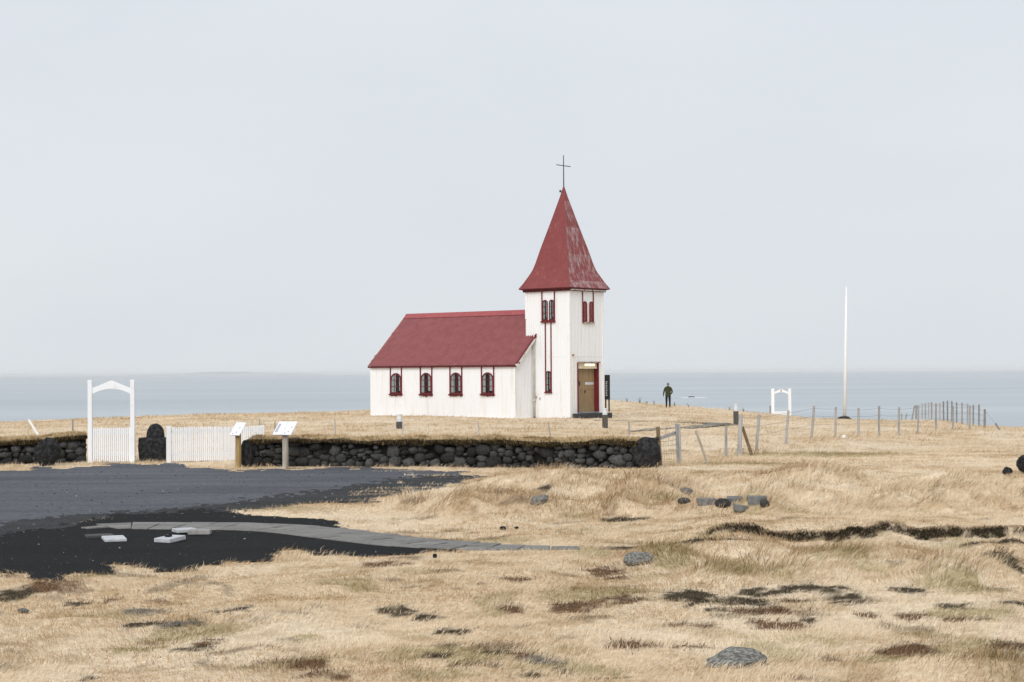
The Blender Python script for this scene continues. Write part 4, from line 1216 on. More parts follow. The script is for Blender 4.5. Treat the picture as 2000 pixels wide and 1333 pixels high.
# picket fence / double gate beside the pier
f0, f1 = hit(334, 904), hit(334, 904)
f1 = Vector((at(513, 900, f0.y + 0.9).x, f0.y + 0.9, f0.z))
fe = empty('picket_fence', f0, 'low white picket fence panel between the black stone block and wall', 'fence', rz=math.atan2(f1.y - f0.y, f1.x - f0.x))
FL = (f1 - f0).length
fh = at(334, 833, f0.y).z - f0.z
MB().box(-0.13, 0.0, -0.06, 0.06, -0.25, fh + 0.01).obj('post', M_WHITEG, fe, bevel=0.01)
MB().box(FL - 0.06, FL + 0.06, 0.03, 0.13, -0.25, fh - 0.02).obj('post', M_WHITEG, fe, bevel=0.01)
for zz in (0.17, fh - 0.2):
    MB().box(0.001, FL - 0.061, 0.014, 0.05, zz, zz + 0.09).obj('rail', M_WHITEG, fe)
npk = 46
pm = bpy.data.meshes.new('picket'); tmp = MB().box(-0.021, 0.021, -0.012, 0.012, 0.03, fh - 0.03); pm.from_pydata(tmp.v, [], tmp.f); pm.materials.append(M_WHITEG)
for i in range(npk):
    o = bpy.data.objects.new('picket', pm); o.parent = fe; col.objects.link(o)
    o.location = (0.05 + (FL - 0.1) * i / (npk - 1), 0, random.uniform(-0.012, 0.012)); o.rotation_euler = (0, random.uniform(-0.012, 0.012), 0)

# ------------------------------------------------------------------ information lecterns
def lectern(base, top_z, W, S, halves, wood, label, rz):
    g = empty('information_sign', base, label, 'sign', rz=rz)
    hp = top_z - base.z
    MB().box(-0.07, 0.07, -0.05, 0.05, -0.3, hp + 0.12).obj('post', wood, g, bevel=0.012)
    tl = R(46)
    c, s = math.cos(tl), math.sin(tl)
    def P(a, b, d): return (a, -0.17 + b * c - d * s, hp + b * s + d * c)
    wh = W / halves
    for k in range(halves):
        a0 = -W / 2 + wh * k + (0.006 if k else 0); a1 = -W / 2 + wh * (k + 1) - (0.006 if k < halves - 1 else 0)
        pn = mesh('panel', *extrude_poly([(a0, 0), (a1, 0), (a1, S), (a0, S)], P, 0, 0.02), M_PANEL, g)
        pr = MB(); rr = random.Random(int(W * 100) + k)
        if halves == 2 and k == 0:
            for col_ in range(2):       # two runs of title lettering up the slope
                for q in range(9):
                    b0 = 0.09 + q * 0.036
                    a_ = a0 + 0.035 + col_ * 0.045
                    pr.add(*extrude_poly([(a_, b0), (a_ + 0.035, b0), (a_ + 0.035, b0 + 0.022), (a_, b0 + 0.022)], P, 0.0205, 0.0215))
        else:
            for q in range(3):
                b0 = (0.05, 0.10, 0.27)[q] * S / 0.5
                a_ = a0 + (0.06, 0.16, 0.20)[q] * wh / 0.33
                pr.add(*extrude_poly([(a_, b0), (a_ + 0.04, b0), (a_ + 0.04, b0 + 0.03), (a_, b0 + 0.03)], P, 0.0205, 0.0215))
        pr.obj('print', M_PRINT, pn)
    MB().add(*extrude_poly([(-W / 2 + 0.05, 0.02), (W / 2 - 0.05, 0.02), (W / 2 - 0.05, S - 0.03), (-W / 2 + 0.05, S - 0.03)], P, -0.03, -0.001)).obj('backing', M_POSTD, g)
    return g
b1 = hit(465.5, 914); lectern(b1, at(465, 851, b1.y).z, 0.33, 0.48, 1, M_WOODY, 'single white slanted information panel on a yellowish wooden post', R(-27))
b2 = hit(557.5, 915); lectern(b2, at(556, 850, b2.y).z, 0.60, 0.49, 2, M_WOODG, 'double white slanted information panel on a grey wooden post before the wall', R(-27))

# ------------------------------------------------------------------ bollard lights
def bollard(px, pbase, ptop, phead, D, label, w=0.22):
    b_ = at(px, pbase, D); t_ = at(px, ptop, D).z; hd = at(px, phead, D).z
    zz = zg(b_.x, b_.y)
    g = empty('bollard_light', (b_.x, b_.y, b_.z), label, 'light', rz=0.0, group='bollard lights by the church')
    MB().box(-w / 2, w / 2, -w / 2, w / 2, -0.5, hd - b_.z).obj('body', M_LAMPDARK, g, bevel=0.01)
    hh_ = t_ - hd
    hdz = hd - b_.z
    hdo = MB().tube([(0, 0, hdz), (0, 0, hdz + hh_ * 0.36)], w * 0.46, 16).obj('head', M_LAMPHEAD, g)
    MB().tube([(0, 0, hdz + hh_ * 0.36), (0, 0, hdz + hh_ * 0.85)], w * 0.40, 12).obj('lens', M_PANEL, hdo)
    for f0_ in (0.44, 0.60, 0.74):
        MB().tube([(0, 0, hdz + hh_ * f0_), (0, 0, hdz + hh_ * (f0_ + 0.05))], w * 0.44, 16).obj('fin', M_LAMPHEAD, hdo)
    MB().tube([(0, 0, hdz + hh_ * 0.86), (0, 0, hdz + hh_ * 0.97), (0, 0, hdz + hh_)], [w * 0.48, w * 0.46, w * 0.2], 16).obj('cap', M_LAMPHEAD, hdo)
    return g
bollard(780, 838, 809, 824, 73.0, 'bollard light below the leftmost church window', 0.25)
bollard(1181.8, 838, 797.5, 810.5, 72.5, 'bollard light in front of the church door step')
bollard(1437.5, 828.5, 789.5, 803.5, 79.5, 'bollard light on the grass right of the walking person', 0.21)

# ------------------------------------------------------------------ stakes in the churchyard
def stake(px0, py0, px1, py1, r, m, label, D=None, group='thin stakes behind the wall', name='stake'):
    if D is None:
        q = hit(px1, py1)
    else:
        q = at(px1, py1, D)
    t_ = at(px0, py0, q.y)
    dn = (Vector(q) - Vector(t_)).normalized()
    mm = MB(); mm.tube([Vector(q) + dn * 0.5, q, (Vector(q) + Vector(t_)) / 2, t_], [r, r, r * 0.95, r * 0.9], 7)
    return tag(mm.obj(name, m, smooth=False), label, 'stake', group)
for a in [(507, 819, 508, 851, 0.022, M_POST, 'thin grey stake at the right end of the white picket fence', 55.5),
          (537, 822, 537, 850, 0.016, M_POSTD, 'thin stake behind the double information panel', 57),
          (654, 820, 655, 851, 0.022, M_POST, 'thin stake left of the leftmost bollard light', 60),
          (786.5, 823, 787, 846, 0.022, M_POST, 'thin stake close beside the leftmost bollard light', 62),
          (934.5, 823, 935.5, 849, 0.024, M_POST, 'thin stake below the rightmost nave window', 61),
          (1070.5, 824, 1074.5, 850, 0.030, M_WOODG, 'pale leaning stake below the church tower', 60),
          (1228.5, 823, 1229, 852, 0.030, M_POST, 'thin pale stake just right of the door step bollard', 58),
          (142, 819, 142, 848, 0.030, M_POST, 'grey stake left of the tall white arched gate', 57),
          (1418, 832, 1418, 896, 0.045, M_POST, 'thin pale post left of the braced fence post', 55),
          (1359, 841, 1386, 917, 0.035, M_WOODG, 'thin pole leaning to the left beside the wire gate', 49.5)]:
    stake(a[0], a[1], a[2], a[3], a[4], a[5], a[6], a[7])
stake(56, 820, 71, 845, 0.04, M_WHITEG, 'pale leaning stake standing behind the left wall', 56)

# ------------------------------------------------------------------ wire fences
def post(root, px0, py0, px1, py1, D, r, m, name='post'):
    q = at(px1, py1, D); t_ = at(px0, py0, D)
    o_ = root.location
    dn = (q - t_).normalized()
    mm = MB(); mm.tube([q + dn * 0.4 - o_, q - o_, (q + t_) / 2 - o_, t_ - o_], [r, r, r * random.uniform(0.85, 1.0), r * 0.9], 7)
    mm.obj(name, m, root)
    return q, t_
def wires(root, posts, fracs, sag=0.02):
    for f_ in fracs:
        pts = []
        for (q, t_), (q2, t2) in zip(posts[:-1], posts[1:]):
            a = q + (t_ - q) * f_; b_ = q2 + (t2 - q2) * f_
            for k in range(4):
                m1 = a.lerp(b_, k / 4); m1 = m1 - Vector((0, 0, sag * math.sin(math.pi * k / 4)))
                pts.append(m1 - root.location)
        q, t_ = posts[-1]; pts.append(q + (t_ - q) * f_ - root.location)
        MB().tube(pts, 0.0045, 4).obj('wire', M_WIRE, root)
fr_ = empty('wire_fence', hit(1443.6, 891), 'long wire fence of pale wooden posts running right across the headland', 'fence')
PS = []
PS.append(post(fr_, 1447, 810, 1443.8, 892, 56, 0.075, M_POST))
post(fr_, 1450, 834, 1469, 891, 56.3, 0.055, M_BROWNP, 'brace')
for i, (a, b_, c, d, D) in enumerate([(1483, 810, 1477, 883, 58.5), (1540, 802, 1534.5, 869, 62), (1590, 793, 1585, 859, 66), (1632.6, 795, 1631.5, 856, 69), (1677, 797, 1676.5, 853, 70.5),
                         (1717, 793.5, 1717, 854, 72), (1756, 796, 1755.4, 851.5, 73.5), (1793.5, 792, 1793, 850, 75), (1828, 788, 1828, 843, 78), (1861.6, 793.5, 1861, 841, 80), (1894.6, 792.6, 1894, 839.5, 82)]):
    PS.append(post(fr_, a, b_, c, d, D, 0.05 if i else 0.055, M_POST))
PS.append(post(fr_, 1923.5, 799.5, 1923, 840, 84, 0.055, M_POSTD))
wires(fr_, PS, (0.93, 0.7, 0.45))
q, t_ = at(1957, 847, 82), at(1944.5, 828, 82.6)
MB().tube([q + (q - t_).normalized() * 0.3 - fr_.location, q - fr_.location, t_ - fr_.location], 0.05, 7).obj('stay_rod', M_POSTD, fr_)
MB().tube([t_ - fr_.location, at(1924, 803, 84) - fr_.location], 0.006, 4).obj('stay_wire', M_WIRE, fr_)
ff = empty('wire_fence', at(1912, 833, 88), 'distant wire fence of dark posts turning back along the cliff edge', 'fence')
PS = []
for (a, b_, d, D) in [(1912, 790.5, 833, 88), (1901, 791.5, 832, 90), (1889.5, 788.5, 831, 92), (1879, 787, 829, 94), (1868.5, 786, 827.5, 96), (1859.5, 784, 826, 98), (1850.5, 783, 824.5, 99.5), (1843, 784, 824.5, 101),
                      (1835.5, 787.5, 823, 102.5), (1819.6, 786, 821, 105), (1813.6, 786.6, 822, 106.5), (1807.6, 787.5, 823, 107.5), (1801, 788.5, 822, 108.5), (1789, 792, 822, 110)]:
    PS.append(post(ff, a + random.uniform(-0.4, 0.4), b_, a, d + 2, D, 0.045, M_POSTD if random.random() < 0.6 else M_POST))
PS.append(post(ff, 1786, 793, 1781, 822, 111, 0.05, M_POSTD))
PS.append(post(ff, 1771, 808, 1767, 825, 113, 0.05, M_POSTD))
PS.append(post(ff, 1761, 808.5, 1761, 826, 114, 0.045, M_POST))
wires(ff, PS[:15], (0.92, 0.6))
# small wire gate by the boulder
gA = at(1290, 908, 48.6)
gt = empty('wire_gate', gA, 'wire gate slung between two grey posts beside the big boulder', 'gate')
P1 = post(gt, 1285, 834, 1289.5, 909, 48.6, 0.062, M_BROWNP)
P2 = post(gt, 1321.5, 828, 1326, 908, 49.6, 0.05, M_POST)
P3 = post(gt, 1326.5, 829, 1329.5, 910, 49.5, 0.035, M_POST, 'loose_pole')
a, b_ = at(1291, 856, 48.6) - gt.location, at(1319, 846, 49.6) - gt.location
MB().bar(a, b_, 0.03, 0.09).obj('rail', M_POST, gt)
MB().tube([at(1280.5, 857, 48.5) - gt.location, at(1287, 856, 48.5) - gt.location], 0.05, 7).obj('latch', M_IRON, gt)
wires(gt, [P1, P2], (0.1, 0.3, 0.5, 0.62))
for k in range(1, 8):
    a = P1[0].lerp(P2[0], k / 8); b_ = P1[1].lerp(P2[1], k / 8); 
    MB().tube([a.lerp(b_, 0.1) - gt.location, a.lerp(b_, 0.66) - gt.location], 0.0022, 4).obj('wire', M_WIRE, gt)

# ------------------------------------------------------------------ flagpole
fb_ = at(1649.5, 823, 108)
fz = zg(fb_.x, fb_.y)
fg = empty('flagpole', (fb_.x, fb_.y, fb_.z), 'tall bare white flagpole standing near the cliff edge', 'flagpole')
tp = at(1653, 561, 108) - Vector(fg.location)
MB().tube([(0, 0, 0.1), tp * 0.5, tp], [0.105, 0.085, 0.045], 12).obj('pole', M_FLAG, fg, smooth=True)
MB().tube([tp, tp + Vector((0, 0, 0.015)), tp + Vector((0, 0, 0.045)), tp + Vector((0, 0, 0.06))], [0.03, 0.065, 0.065, 0.02], 10).obj('finial', M_FLAG, fg, smooth=True)
MB().box(-0.17, 0.17, -0.17, 0.17, 0.10, 0.22).obj('socket', M_BLACKB, fg)
br = link('base_stone', rock_mesh('base_stone', 71, 3, 0.2), M_BOULDER, fg, smooth=True); br.scale = (0.50, 0.42, 0.28); br.location = (0, 0, 0.03)
wp_ = hit(1648.5, 858)
rock('float', wp_, (0.085, 0.085, 0.085), M_PANEL, 73, 'small white float lying in the grass below the flagpole', 'float', sink=0.1)

# ------------------------------------------------------------------ person walking away
pf = at(1305, 798.5, 118.0)
pz = zg(pf.x, pf.y)
pf = Vector((pf.x, pf.y, pz))
PH = (at(1305, 748, 118).z - pf.z) 
def build_person(loc, height, rz):
    k = height / 1.78
    J = {'pel': (0, 0, 0.98, 0.155, 0.115), 'belly': (0, 0.0, 1.12, 0.16, 0.12), 'chest': (0, 0.015, 1.32, 0.19, 0.135), 'neckb': (0, 0.02, 1.47, 0.09, 0.085), 'neck': (0, 0.03, 1.54, 0.06, 0.062),
         'head': (0, 0.05, 1.63, 0.082, 0.095), 'headt': (0, 0.05, 1.72, 0.074, 0.085)}
    E = [('pel', 'belly'), ('belly', 'chest'), ('chest', 'neckb'), ('neckb', 'neck'), ('neck', 'head'), ('head', 'headt')]
    for s, n_ in ((-1, 'l'), (1, 'r')):
        fy = 0.10 if s < 0 else -0.10
        J['hip' + n_] = (s * 0.10, 0, 0.90, 0.105, 0.105); J['kn' + n_] = (s * 0.115, fy * 0.6 + 0.03, 0.50, 0.072, 0.078); J['an' + n_] = (s * 0.125, fy, 0.10, 0.052, 0.055)
        J['ft' + n_] = (s * 0.14, fy + 0.17, 0.04, 0.045, 0.04); J['hl' + n_] = (s * 0.125, fy - 0.05, 0.045, 0.045, 0.04)
        J['sh' + n_] = (s * 0.20, 0.01, 1.41, 0.08, 0.08)
        if s < 0:
            J['el' + n_] = (-0.285, -0.03, 1.14, 0.058, 0.06); J['wr' + n_] = (-0.33, 0.06, 0.90, 0.036, 0.04); J['pa' + n_] = (-0.335, 0.085, 0.83, 0.038, 0.026)
        else:
            J['el' + n_] = (0.30, -0.05, 1.15, 0.06, 0.06); J['wr' + n_] = (0.22, 0.10, 1.00, 0.036, 0.04); J['pa' + n_] = (0.16, 0.16, 0.98, 0.035, 0.026)
        E += [('pel', 'hip' + n_), ('hip' + n_, 'kn' + n_), ('kn' + n_, 'an' + n_), ('an' + n_, 'ft' + n_), ('an' + n_, 'hl' + n_), ('neckb', 'sh' + n_), ('sh' + n_, 'el' + n_), ('el' + n_, 'wr' + n_), ('wr' + n_, 'pa' + n_)]
        pa = Vector(J['pa' + n_][:3]); wr = Vector(J['wr' + n_][:3]); dr = (pa - wr).normalized()
        sd = dr.cross(Vector((1, 0, 0))).normalized()
        for q, (off, ln) in enumerate(((-0.03, 0.075), (-0.01, 0.088), (0.01, 0.082), (0.03, 0.062))):
            J['f%d%s' % (q, n_)] = tuple(pa + sd * off + dr * ln * 0.5) + (0.010, 0.010); J['g%d%s' % (q, n_)] = tuple(pa + sd * off + dr * ln + Vector((0, 0.02, 0))) + (0.009, 0.009)
            E += [('pa' + n_, 'f%d%s' % (q, n_)), ('f%d%s' % (q, n_), 'g%d%s' % (q, n_))]
        J['th' + n_] = tuple(wr.lerp(pa, 0.6) + sd * 0.055 + dr * 0.03) + (0.011, 0.011)
        E.append(('wr' + n_, 'th' + n_))
    names = list(J)
    me = bpy.data.meshes.new('person')
    me.from_pydata([tuple(c * k for c in J[a][:3]) for a in names], [(names.index(a), names.index(b_)) for a, b_ in E], [])
    o = bpy.data.objects.new('person', me); col.objects.link(o)
    sk = o.modifiers.new('skin', 'SKIN'); sk.use_smooth_shade = True
    for i, a in enumerate(names):
        me.skin_vertices[0].data[i].radius = (J[a][3] * k, J[a][4] * k)
    me.skin_vertices[0].data[names.index('pel')].use_root = True
    ss = o.modifiers.new('sub', 'SUBSURF'); ss.levels = 2; ss.render_levels = 2
    bpy.context.view_layer.update()
    dg = bpy.context.evaluated_depsgraph_get()
    m2 = bpy.data.meshes.new_from_object(o.evaluated_get(dg))
    o.modifiers.clear(); o.data = m2
    m2.materials.clear()
    for mm in (M_JACKET, M_TROUS, M_SKIN, M_BOOT): m2.materials.append(mm)
    for p_ in m2.polygons:
        c = p_.center / k
        mi = 0
        if c.z < 0.11: mi = 3
        elif c.z < 0.93 and abs(c.x) < 0.25: mi = 1
        elif c.z > 1.52: mi = 2
        hl, hr_ = Vector(J['wrl'][:3]), Vector(J['wrr'][:3])
        if (c - hl).length < 0.2 and c.z < 0.895 and c.x < -0.27: mi = 2
        if c.y > 0.12 and 0.93 < c.z < 1.04 and c.x > 0.05: mi = 2
        p_.material_index = mi; p_.use_smooth = True
    o.location = loc; o.rotation_euler = (0, 0, rz)
    # jacket skirt, hood, hat
    jk = MB(); seg = 18; rings = [(0.86, 0.200, 0.155), (0.95, 0.195, 0.15), (1.10, 0.19, 0.145), (1.25, 0.205, 0.15), (1.38, 0.20, 0.14), (1.47, 0.12, 0.10)]
    for z, rx, ry in rings:
        for q in range(seg):
            a = 2 * math.pi * q / seg
            jk.v.append((rx * math.cos(a) * k * (1 + 0.03 * math.sin(a * 5 + z * 20)), (0.01 + ry * math.sin(a)) * k, z * k))
    for i in range(len(rings) - 1):
        for q in range(seg): jk.f.append((i * seg + q, i * seg + (q + 1) % seg, (i + 1) * seg + (q + 1) % seg, (i + 1) * seg + q))
    jk.obj('jacket', M_JACKET, o, smooth=True)
    hd = link('hood', rock_mesh('hood', 81, 2, 0.1), M_JACKET, o, smooth=True); hd.scale = (0.125 * k, 0.10 * k, 0.08 * k); hd.location = (0, -0.05 * k, 1.485 * k)
    ht = MB(); rings = [(1.615, 0.096, 0.112), (1.66, 0.101, 0.116), (1.72, 0.095, 0.11), (1.765, 0.066, 0.08), (1.785, 0.02, 0.025)]
    for z, rx, ry in rings:
        for q in range(14):
            a = 2 * math.pi * q / 14
            ht.v.append((rx * math.cos(a) * k, (0.05 + ry * math.sin(a)) * k, z * k))
    for i in range(len(rings) - 1):
        for q in range(14): ht.f.append((i * 14 + q, i * 14 + (q + 1) % 14, (i + 1) * 14 + (q + 1) % 14, (i + 1) * 14 + q))
    ht.f.append(tuple(4 * 14 + q for q in range(14)))
    ht.obj('hat', M_HAT, o, smooth=True)
    return o
person = build_person(pf, PH, R(-8))
tag(person, 'person in olive jacket, black trousers and grey hat walking away', 'person')

# ------------------------------------------------------------------ paver path
pr_ = resample(PATHS, 0.43)
mp_ = None
path_root = bpy.data.objects.new('paved_path', None); path_root.location = (pr_[0][0], pr_[0][1], 0); col.objects.link(path_root)
path_root['kind'] = 'structure'
tg = np.gradient(pr_, axis=0); tg /= np.hypot(*tg.T)[:, None]
nm = np.stack([-tg[:, 1], tg[:, 0]], 1)
tot = len(pr_)
for i in range(tot - 1):
    xq = pr_[i][0]
    wdt = float(np.interp(xq, [PATH[0, 0], PATH[1, 0], PATH[10, 0], PATH[12, 0], PATH[-1, 0]], [0.25, 1.25, 1.22, 0.66, 0.30]))
    rows = 3 if wdt > 1.0 else 2
    for r_ in range(rows):
        v0 = -wdt / 2 + wdt * r_ / rows + 0.008; v1 = -wdt / 2 + wdt * (r_ + 1) / rows - 0.008
        sh = 0.0
        if i + sh + 1 > tot - 1: continue
        def pt(u_, v_):
            j = int(u_); f_ = u_ - j; j2 = min(j + 1, tot - 1)
            p_ = pr_[j] * (1 - f_) + pr_[j2] * f_; n_ = nm[j] * (1 - f_) + nm[j2] * f_
            return p_ + n_ * v_
        g = 0.018
        cs = [pt(i + sh + g, v0), pt(i + sh + 1 - g, v0), pt(i + sh + 1 - g, v1), pt(i + sh + g, v1)]
        cen = np.mean(cs, axis=0)
        zc_ = zg(*cen) + float(np.interp(xq, [PATH[10, 0], PATH[13, 0]], [0.035, 0.015])) + random.uniform(-0.006, 0.006)
        tx_, ty_ = random.uniform(-0.02, 0.02), random.uniform(-0.02, 0.02)
        V = []
        for hgt, ins in ((-0.08, 0.0), (-0.006, 0.0), (0.0, 0.012)):
            for c_ in cs:
                q_ = c_ + (cen - c_) * ins * 2
                V.append((q_[0] - cen[0], q_[1] - cen[1], hgt + (q_[0] - cen[0]) * tx_ + (q_[1] - cen[1]) * ty_))
        Fq = [(8, 9, 10, 11)]
        for L_ in (0, 4):
            for k in range(4): Fq.append((L_ + k, L_ + (k + 1) % 4, L_ + 4 + (k + 1) % 4, L_ + 4 + k))
        o = mesh('paving_slab', V, Fq, M_PAVER, path_root)
        o.location = (cen[0] - pr_[0][0], cen[1] - pr_[0][1], zc_)

# flagstones in the churchyard leading from the door
def ribbon(name, pxs, widths, m, lift):
    P = np.array([[hit(a, b_).x, hit(a, b_).y] for a, b_ in pxs])
    d = np.concatenate([[0], np.cumsum(np.hypot(*np.diff(P, axis=0).T))])
    t_ = np.arange(0, d[-1], 0.25)
    Q = smooth_line(np.stack([np.interp(t_, d, P[:, 0]), np.interp(t_, d, P[:, 1])], 1), 10)
    W = np.interp(t_, d, widths)
    tg = np.gradient(Q, axis=0); tg /= np.hypot(*tg.T)[:, None]
    nm = np.stack([-tg[:, 1], tg[:, 0]], 1)
    V = []; ny = 4
    for i in range(len(Q)):
        for j in range(ny + 1):
            wv = W[i] * (1 + 0.5 * (float(fbm(np.array([t_[i]]), np.array([j * 3.3]), 0.8, 2, 141)[0]) - 0.5))
            p_ = Q[i] + nm[i] * wv * (j / ny - 0.5)
            V.append((p_[0], p_[1], 0))
    V = np.array(V); V[:, 2] = zt(V[:, 0], V[:, 1]) + lift
    I_ = np.arange(len(V)).reshape(len(Q), ny + 1)
    q = np.stack([I_[:-1, :-1], I_[1:, :-1], I_[1:, 1:], I_[:-1, 1:]], -1).reshape(-1, 4)
    return tag(big_mesh(name, V, q, m), kind='structure')
ribbon('flagstone_path', [(1160, 822), (1240, 823.5), (1320, 825.2), (1380, 827.5), (1418, 830)], [0.5, 0.55, 0.7, 1.4, 1.2], M_FLAGST, 0.03)
ribbon('flagstone_path', [(1415, 831), (1360, 834.5), (1310, 837.5), (1265, 841), (1225, 844)], [1.2, 1.0, 0.6, 0.5, 0.3], M_FLAGST, 0.035)

# ------------------------------------------------------------------ loose slabs on the black ground
def slab(px, py, w, d, h, m, rz, label, lift=0.0, tilt=(0, 0), fixture=False):
    p_ = hit(px, py)
    o = MB().box(-w / 2, w / 2, -d / 2, d / 2, 0, h).obj('concrete_slab', m, bevel=0.012)
    o.location = (p_.x, p_.y + d / 2, p_.z + lift); o.rotation_euler = (tilt[0], tilt[1], rz)
    tag(o, label, 'slab')
    if fixture:
        MB().box(-0.05, 0.03, -0.06, 0.02, h, h + 0.035).obj('fitting', M_IRON, o)
        MB().tube([(0.0, 0.0, h), (0.0, 0.0, h + 0.06)], 0.02, 6).obj('bolt', M_IRON, o)
    return o
slab(217, 1061, 0.34, 0.42, 0.05, M_SLABW, 0.35, 'white concrete slab lying leftmost on the black ground', 0.02, (0.05, 0))
slab(327, 1062.5, 0.30, 0.42, 0.07, M_SLABW, -0.45, 'white concrete slab with small dark fitting on its top', 0.02, (0.05, 0), True)
slab(357, 1045, 0.34, 0.30, 0.06, M_SLABW, 0.5, 'thin pale slab lying against the paved path', 0.03)
slab(388, 1047.5, 0.36, 0.2, 0.08, M_SLABG, 0.0, 'small tan grey slab at the edge of the paved path', 0.02)
slab(190, 1053.5, 0.42, 0.30, 0.05, M_SLABD, 0.4, 'dark slab lying behind the leftmost white slab', 0.01)

# ------------------------------------------------------------------ rocks and blocks in the grass
rock('rock', hit(1438, 1299), (0.32, 0.20, 0.125), M_GREYROCK, 44, 'pointed grey rock alone in the foreground grass', rz=0.3, sink=0.42, lvl=4)
rock('rock', hit(1247, 1101), (0.21, 0.16, 0.11), M_GREYROCK, 42, 'pale grey rock set in a grassy mound', rz=0.2, sink=0.3, lvl=4)
rock('rock', hit(1967, 928), (0.125, 0.12, 0.10), M_BOULDER, 43, 'small round black rock on the grass near right edge', sink=0.05)
rock('rock', hit(2004, 922), (0.22, 0.2, 0.21), M_BOULDER, 45, 'black boulder cut off by the right edge of the picture', sink=0.05)
rock('rock', hit(1052, 980), (0.21, 0.19, 0.12), M_GREYROCK, 46, 'mottled grey rock half buried in the big tussock mound', rz=0.1, tilt=(0, -0.3), sink=0.5)
rock('rock', hit(982, 1036), (0.055, 0.05, 0.04), M_BOULDER, 47, 'small dark stone at the foot of the tussock mound, left of two', sink=0.1)
rock('rock', hit(1009, 1034), (0.04, 0.035, 0.025), M_BOULDER, 48, 'smallest dark stone at the foot of the tussock mound, right of two', sink=0.1)
rock('rock', hit(849, 1091), (0.035, 0.03, 0.035), M_BOULDER, 49, 'tiny dark stone in the grass below the paved path', sink=0.05)
rock('rock', hit(45, 1198), (0.06, 0.05, 0.03), M_GREYROCK, 50, 'small bluish grey stone in the grass near left edge', sink=0.1)
rock('rock', hit(346, 1224), (0.04, 0.035, 0.03), M_GREYROCK, 51, 'small bluish grey stone in bare grass patch lower left', sink=0.1)
def block(px, py, w, d, h, rz, label, tilt=(0, 0)):
    p_ = hit(px, py)
    o = MB().box(-w / 2, w / 2, -d / 2, d / 2, -0.1, h).obj('concrete_block', M_BLOCK, bevel=0.015)
    o.location = p_; o.rotation_euler = (tilt[0], tilt[1], rz)
    return tag(o, label, 'block', 'broken concrete blocks in the grass')
block(1380, 985, 0.33, 0.25, 0.10, 0.05, 'upright grey concrete block, left one of the cluster in grass')
block(1437, 981, 0.31, 0.25, 0.09, -0.1, 'grey concrete block in the middle of the cluster in grass', (0.1, 0))
block(1478, 981, 0.33, 0.25, 0.10, 0.0, 'grey concrete block, right one of the cluster in grass')
block(1447, 993, 0.22, 0.2, 0.05, 0.2, 'low broken concrete piece in front of the middle block', (0, 0.15))
rock('rock', hit(1412, 990), (0.15, 0.12, 0.11), M_DARKSTONE, 61, 'dark pointed rock between two grey concrete blocks', sink=0.28)
rock('rock', hit(1340, 964), (0.13, 0.11, 0.075), M_GREYROCK, 62, 'flat grey rock up left of the concrete blocks', sink=0.3)
rock('rock', hit(1336, 982), (0.12, 0.11, 0.07), M_DARKSTONE, 63, 'low dark rock left of the leftmost concrete block', sink=0.35)
rock('rock', hit(1493, 988), (0.08, 0.08, 0.09), M_DARKSTONE, 64, 'small dark rock under the right end of the concrete blocks', sink=0.3)
rock('rock', hit(1444, 1002), (0.11, 0.09, 0.06), M_GREYROCK, 65, 'grey rock lowest in the cluster of concrete blocks', sink=0.15)

# skerry with surf
sp = flat(1350, 777.5, sea_z)
sk_ = empty('skerry', (sp.x, sp.y, sea_z), 'tiny dark skerry with a white line of surf beyond the headland', 'skerry')
r_ = link('rock', rock_mesh('skerry_rock', 91, 2, 0.3), M_SEAROCK, sk_, smooth=True); r_.scale = (3.6, 4, 1.6)
V = []; nS = 40
for i in range(nS + 1):
    x = -11 + 25 * i / nS
    w = 10 * math.sin(math.pi * i / nS) ** 0.5 * (0.6 + 0.8 * random.random())
    V += [(x, -6 - w * 0.3, -0.1), (x, -6, 0.05 + 0.035 * w), (x, -6 + w * 0.3, -0.1)]
mesh('surf', V, [(3 * i + k, 3 * i + 3 + k, 3 * i + 4 + k, 3 * i + 1 + k) for i in range(nS) for k in (0, 1)], M_FOAM, sk_)

# ------------------------------------------------------------------ GRASS
def blades(name, x, y, z, length, width, lean, dirn, tint, parent=None, seg=2, sign=1.0):
    N = len(x)
    pa = RNG.uniform(0, 2 * np.pi, N)
    px_, py_ = np.cos(pa) * width * 0.5, np.sin(pa) * width * 0.5
    lx, ly = np.cos(dirn) * lean * length, np.sin(dirn) * lean * length
    hgt = length * np.sqrt(np.maximum(0.04, 1 - np.minimum(lean, 0.97) ** 2)) * sign
    if seg == 2:
        V = np.zeros((N, 5, 3))
        V[:, 0] = np.stack([x - px_, y - py_, z], 1); V[:, 1] = np.stack([x + px_, y + py_, z], 1)
        mx_, my_, mz_ = x + lx * 0.35, y + ly * 0.35, z + hgt * 0.66
        V[:, 2] = np.stack([mx_ + px_ * 0.8, my_ + py_ * 0.8, mz_], 1); V[:, 3] = np.stack([mx_ - px_ * 0.8, my_ - py_ * 0.8, mz_], 1)
        V[:, 4] = np.stack([x + lx, y + ly, z + hgt], 1)
        b_ = (np.arange(N) * 5)[:, None]
        Fc = np.concatenate([b_ + np.array([[0, 1, 2]]), b_ + np.array([[0, 2, 3]]), b_ + np.array([[3, 2, 4]])], 0)
        C = np.repeat(tint, 5, axis=0)
        V = V.reshape(-1, 3)
    else:
        V = np.zeros((N, 3, 3))
        V[:, 0] = np.stack([x - px_, y - py_, z], 1); V[:, 1] = np.stack([x + px_, y + py_, z], 1)
        V[:, 2] = np.stack([x + lx, y + ly, z + hgt], 1)
        Fc = np.arange(N * 3).reshape(N, 3); C = np.repeat(tint, 3, axis=0); V = V.reshape(-1, 3)
    return big_mesh(name, V, Fc, M_GRASS, 'tint', C, smooth=False, parent=parent)

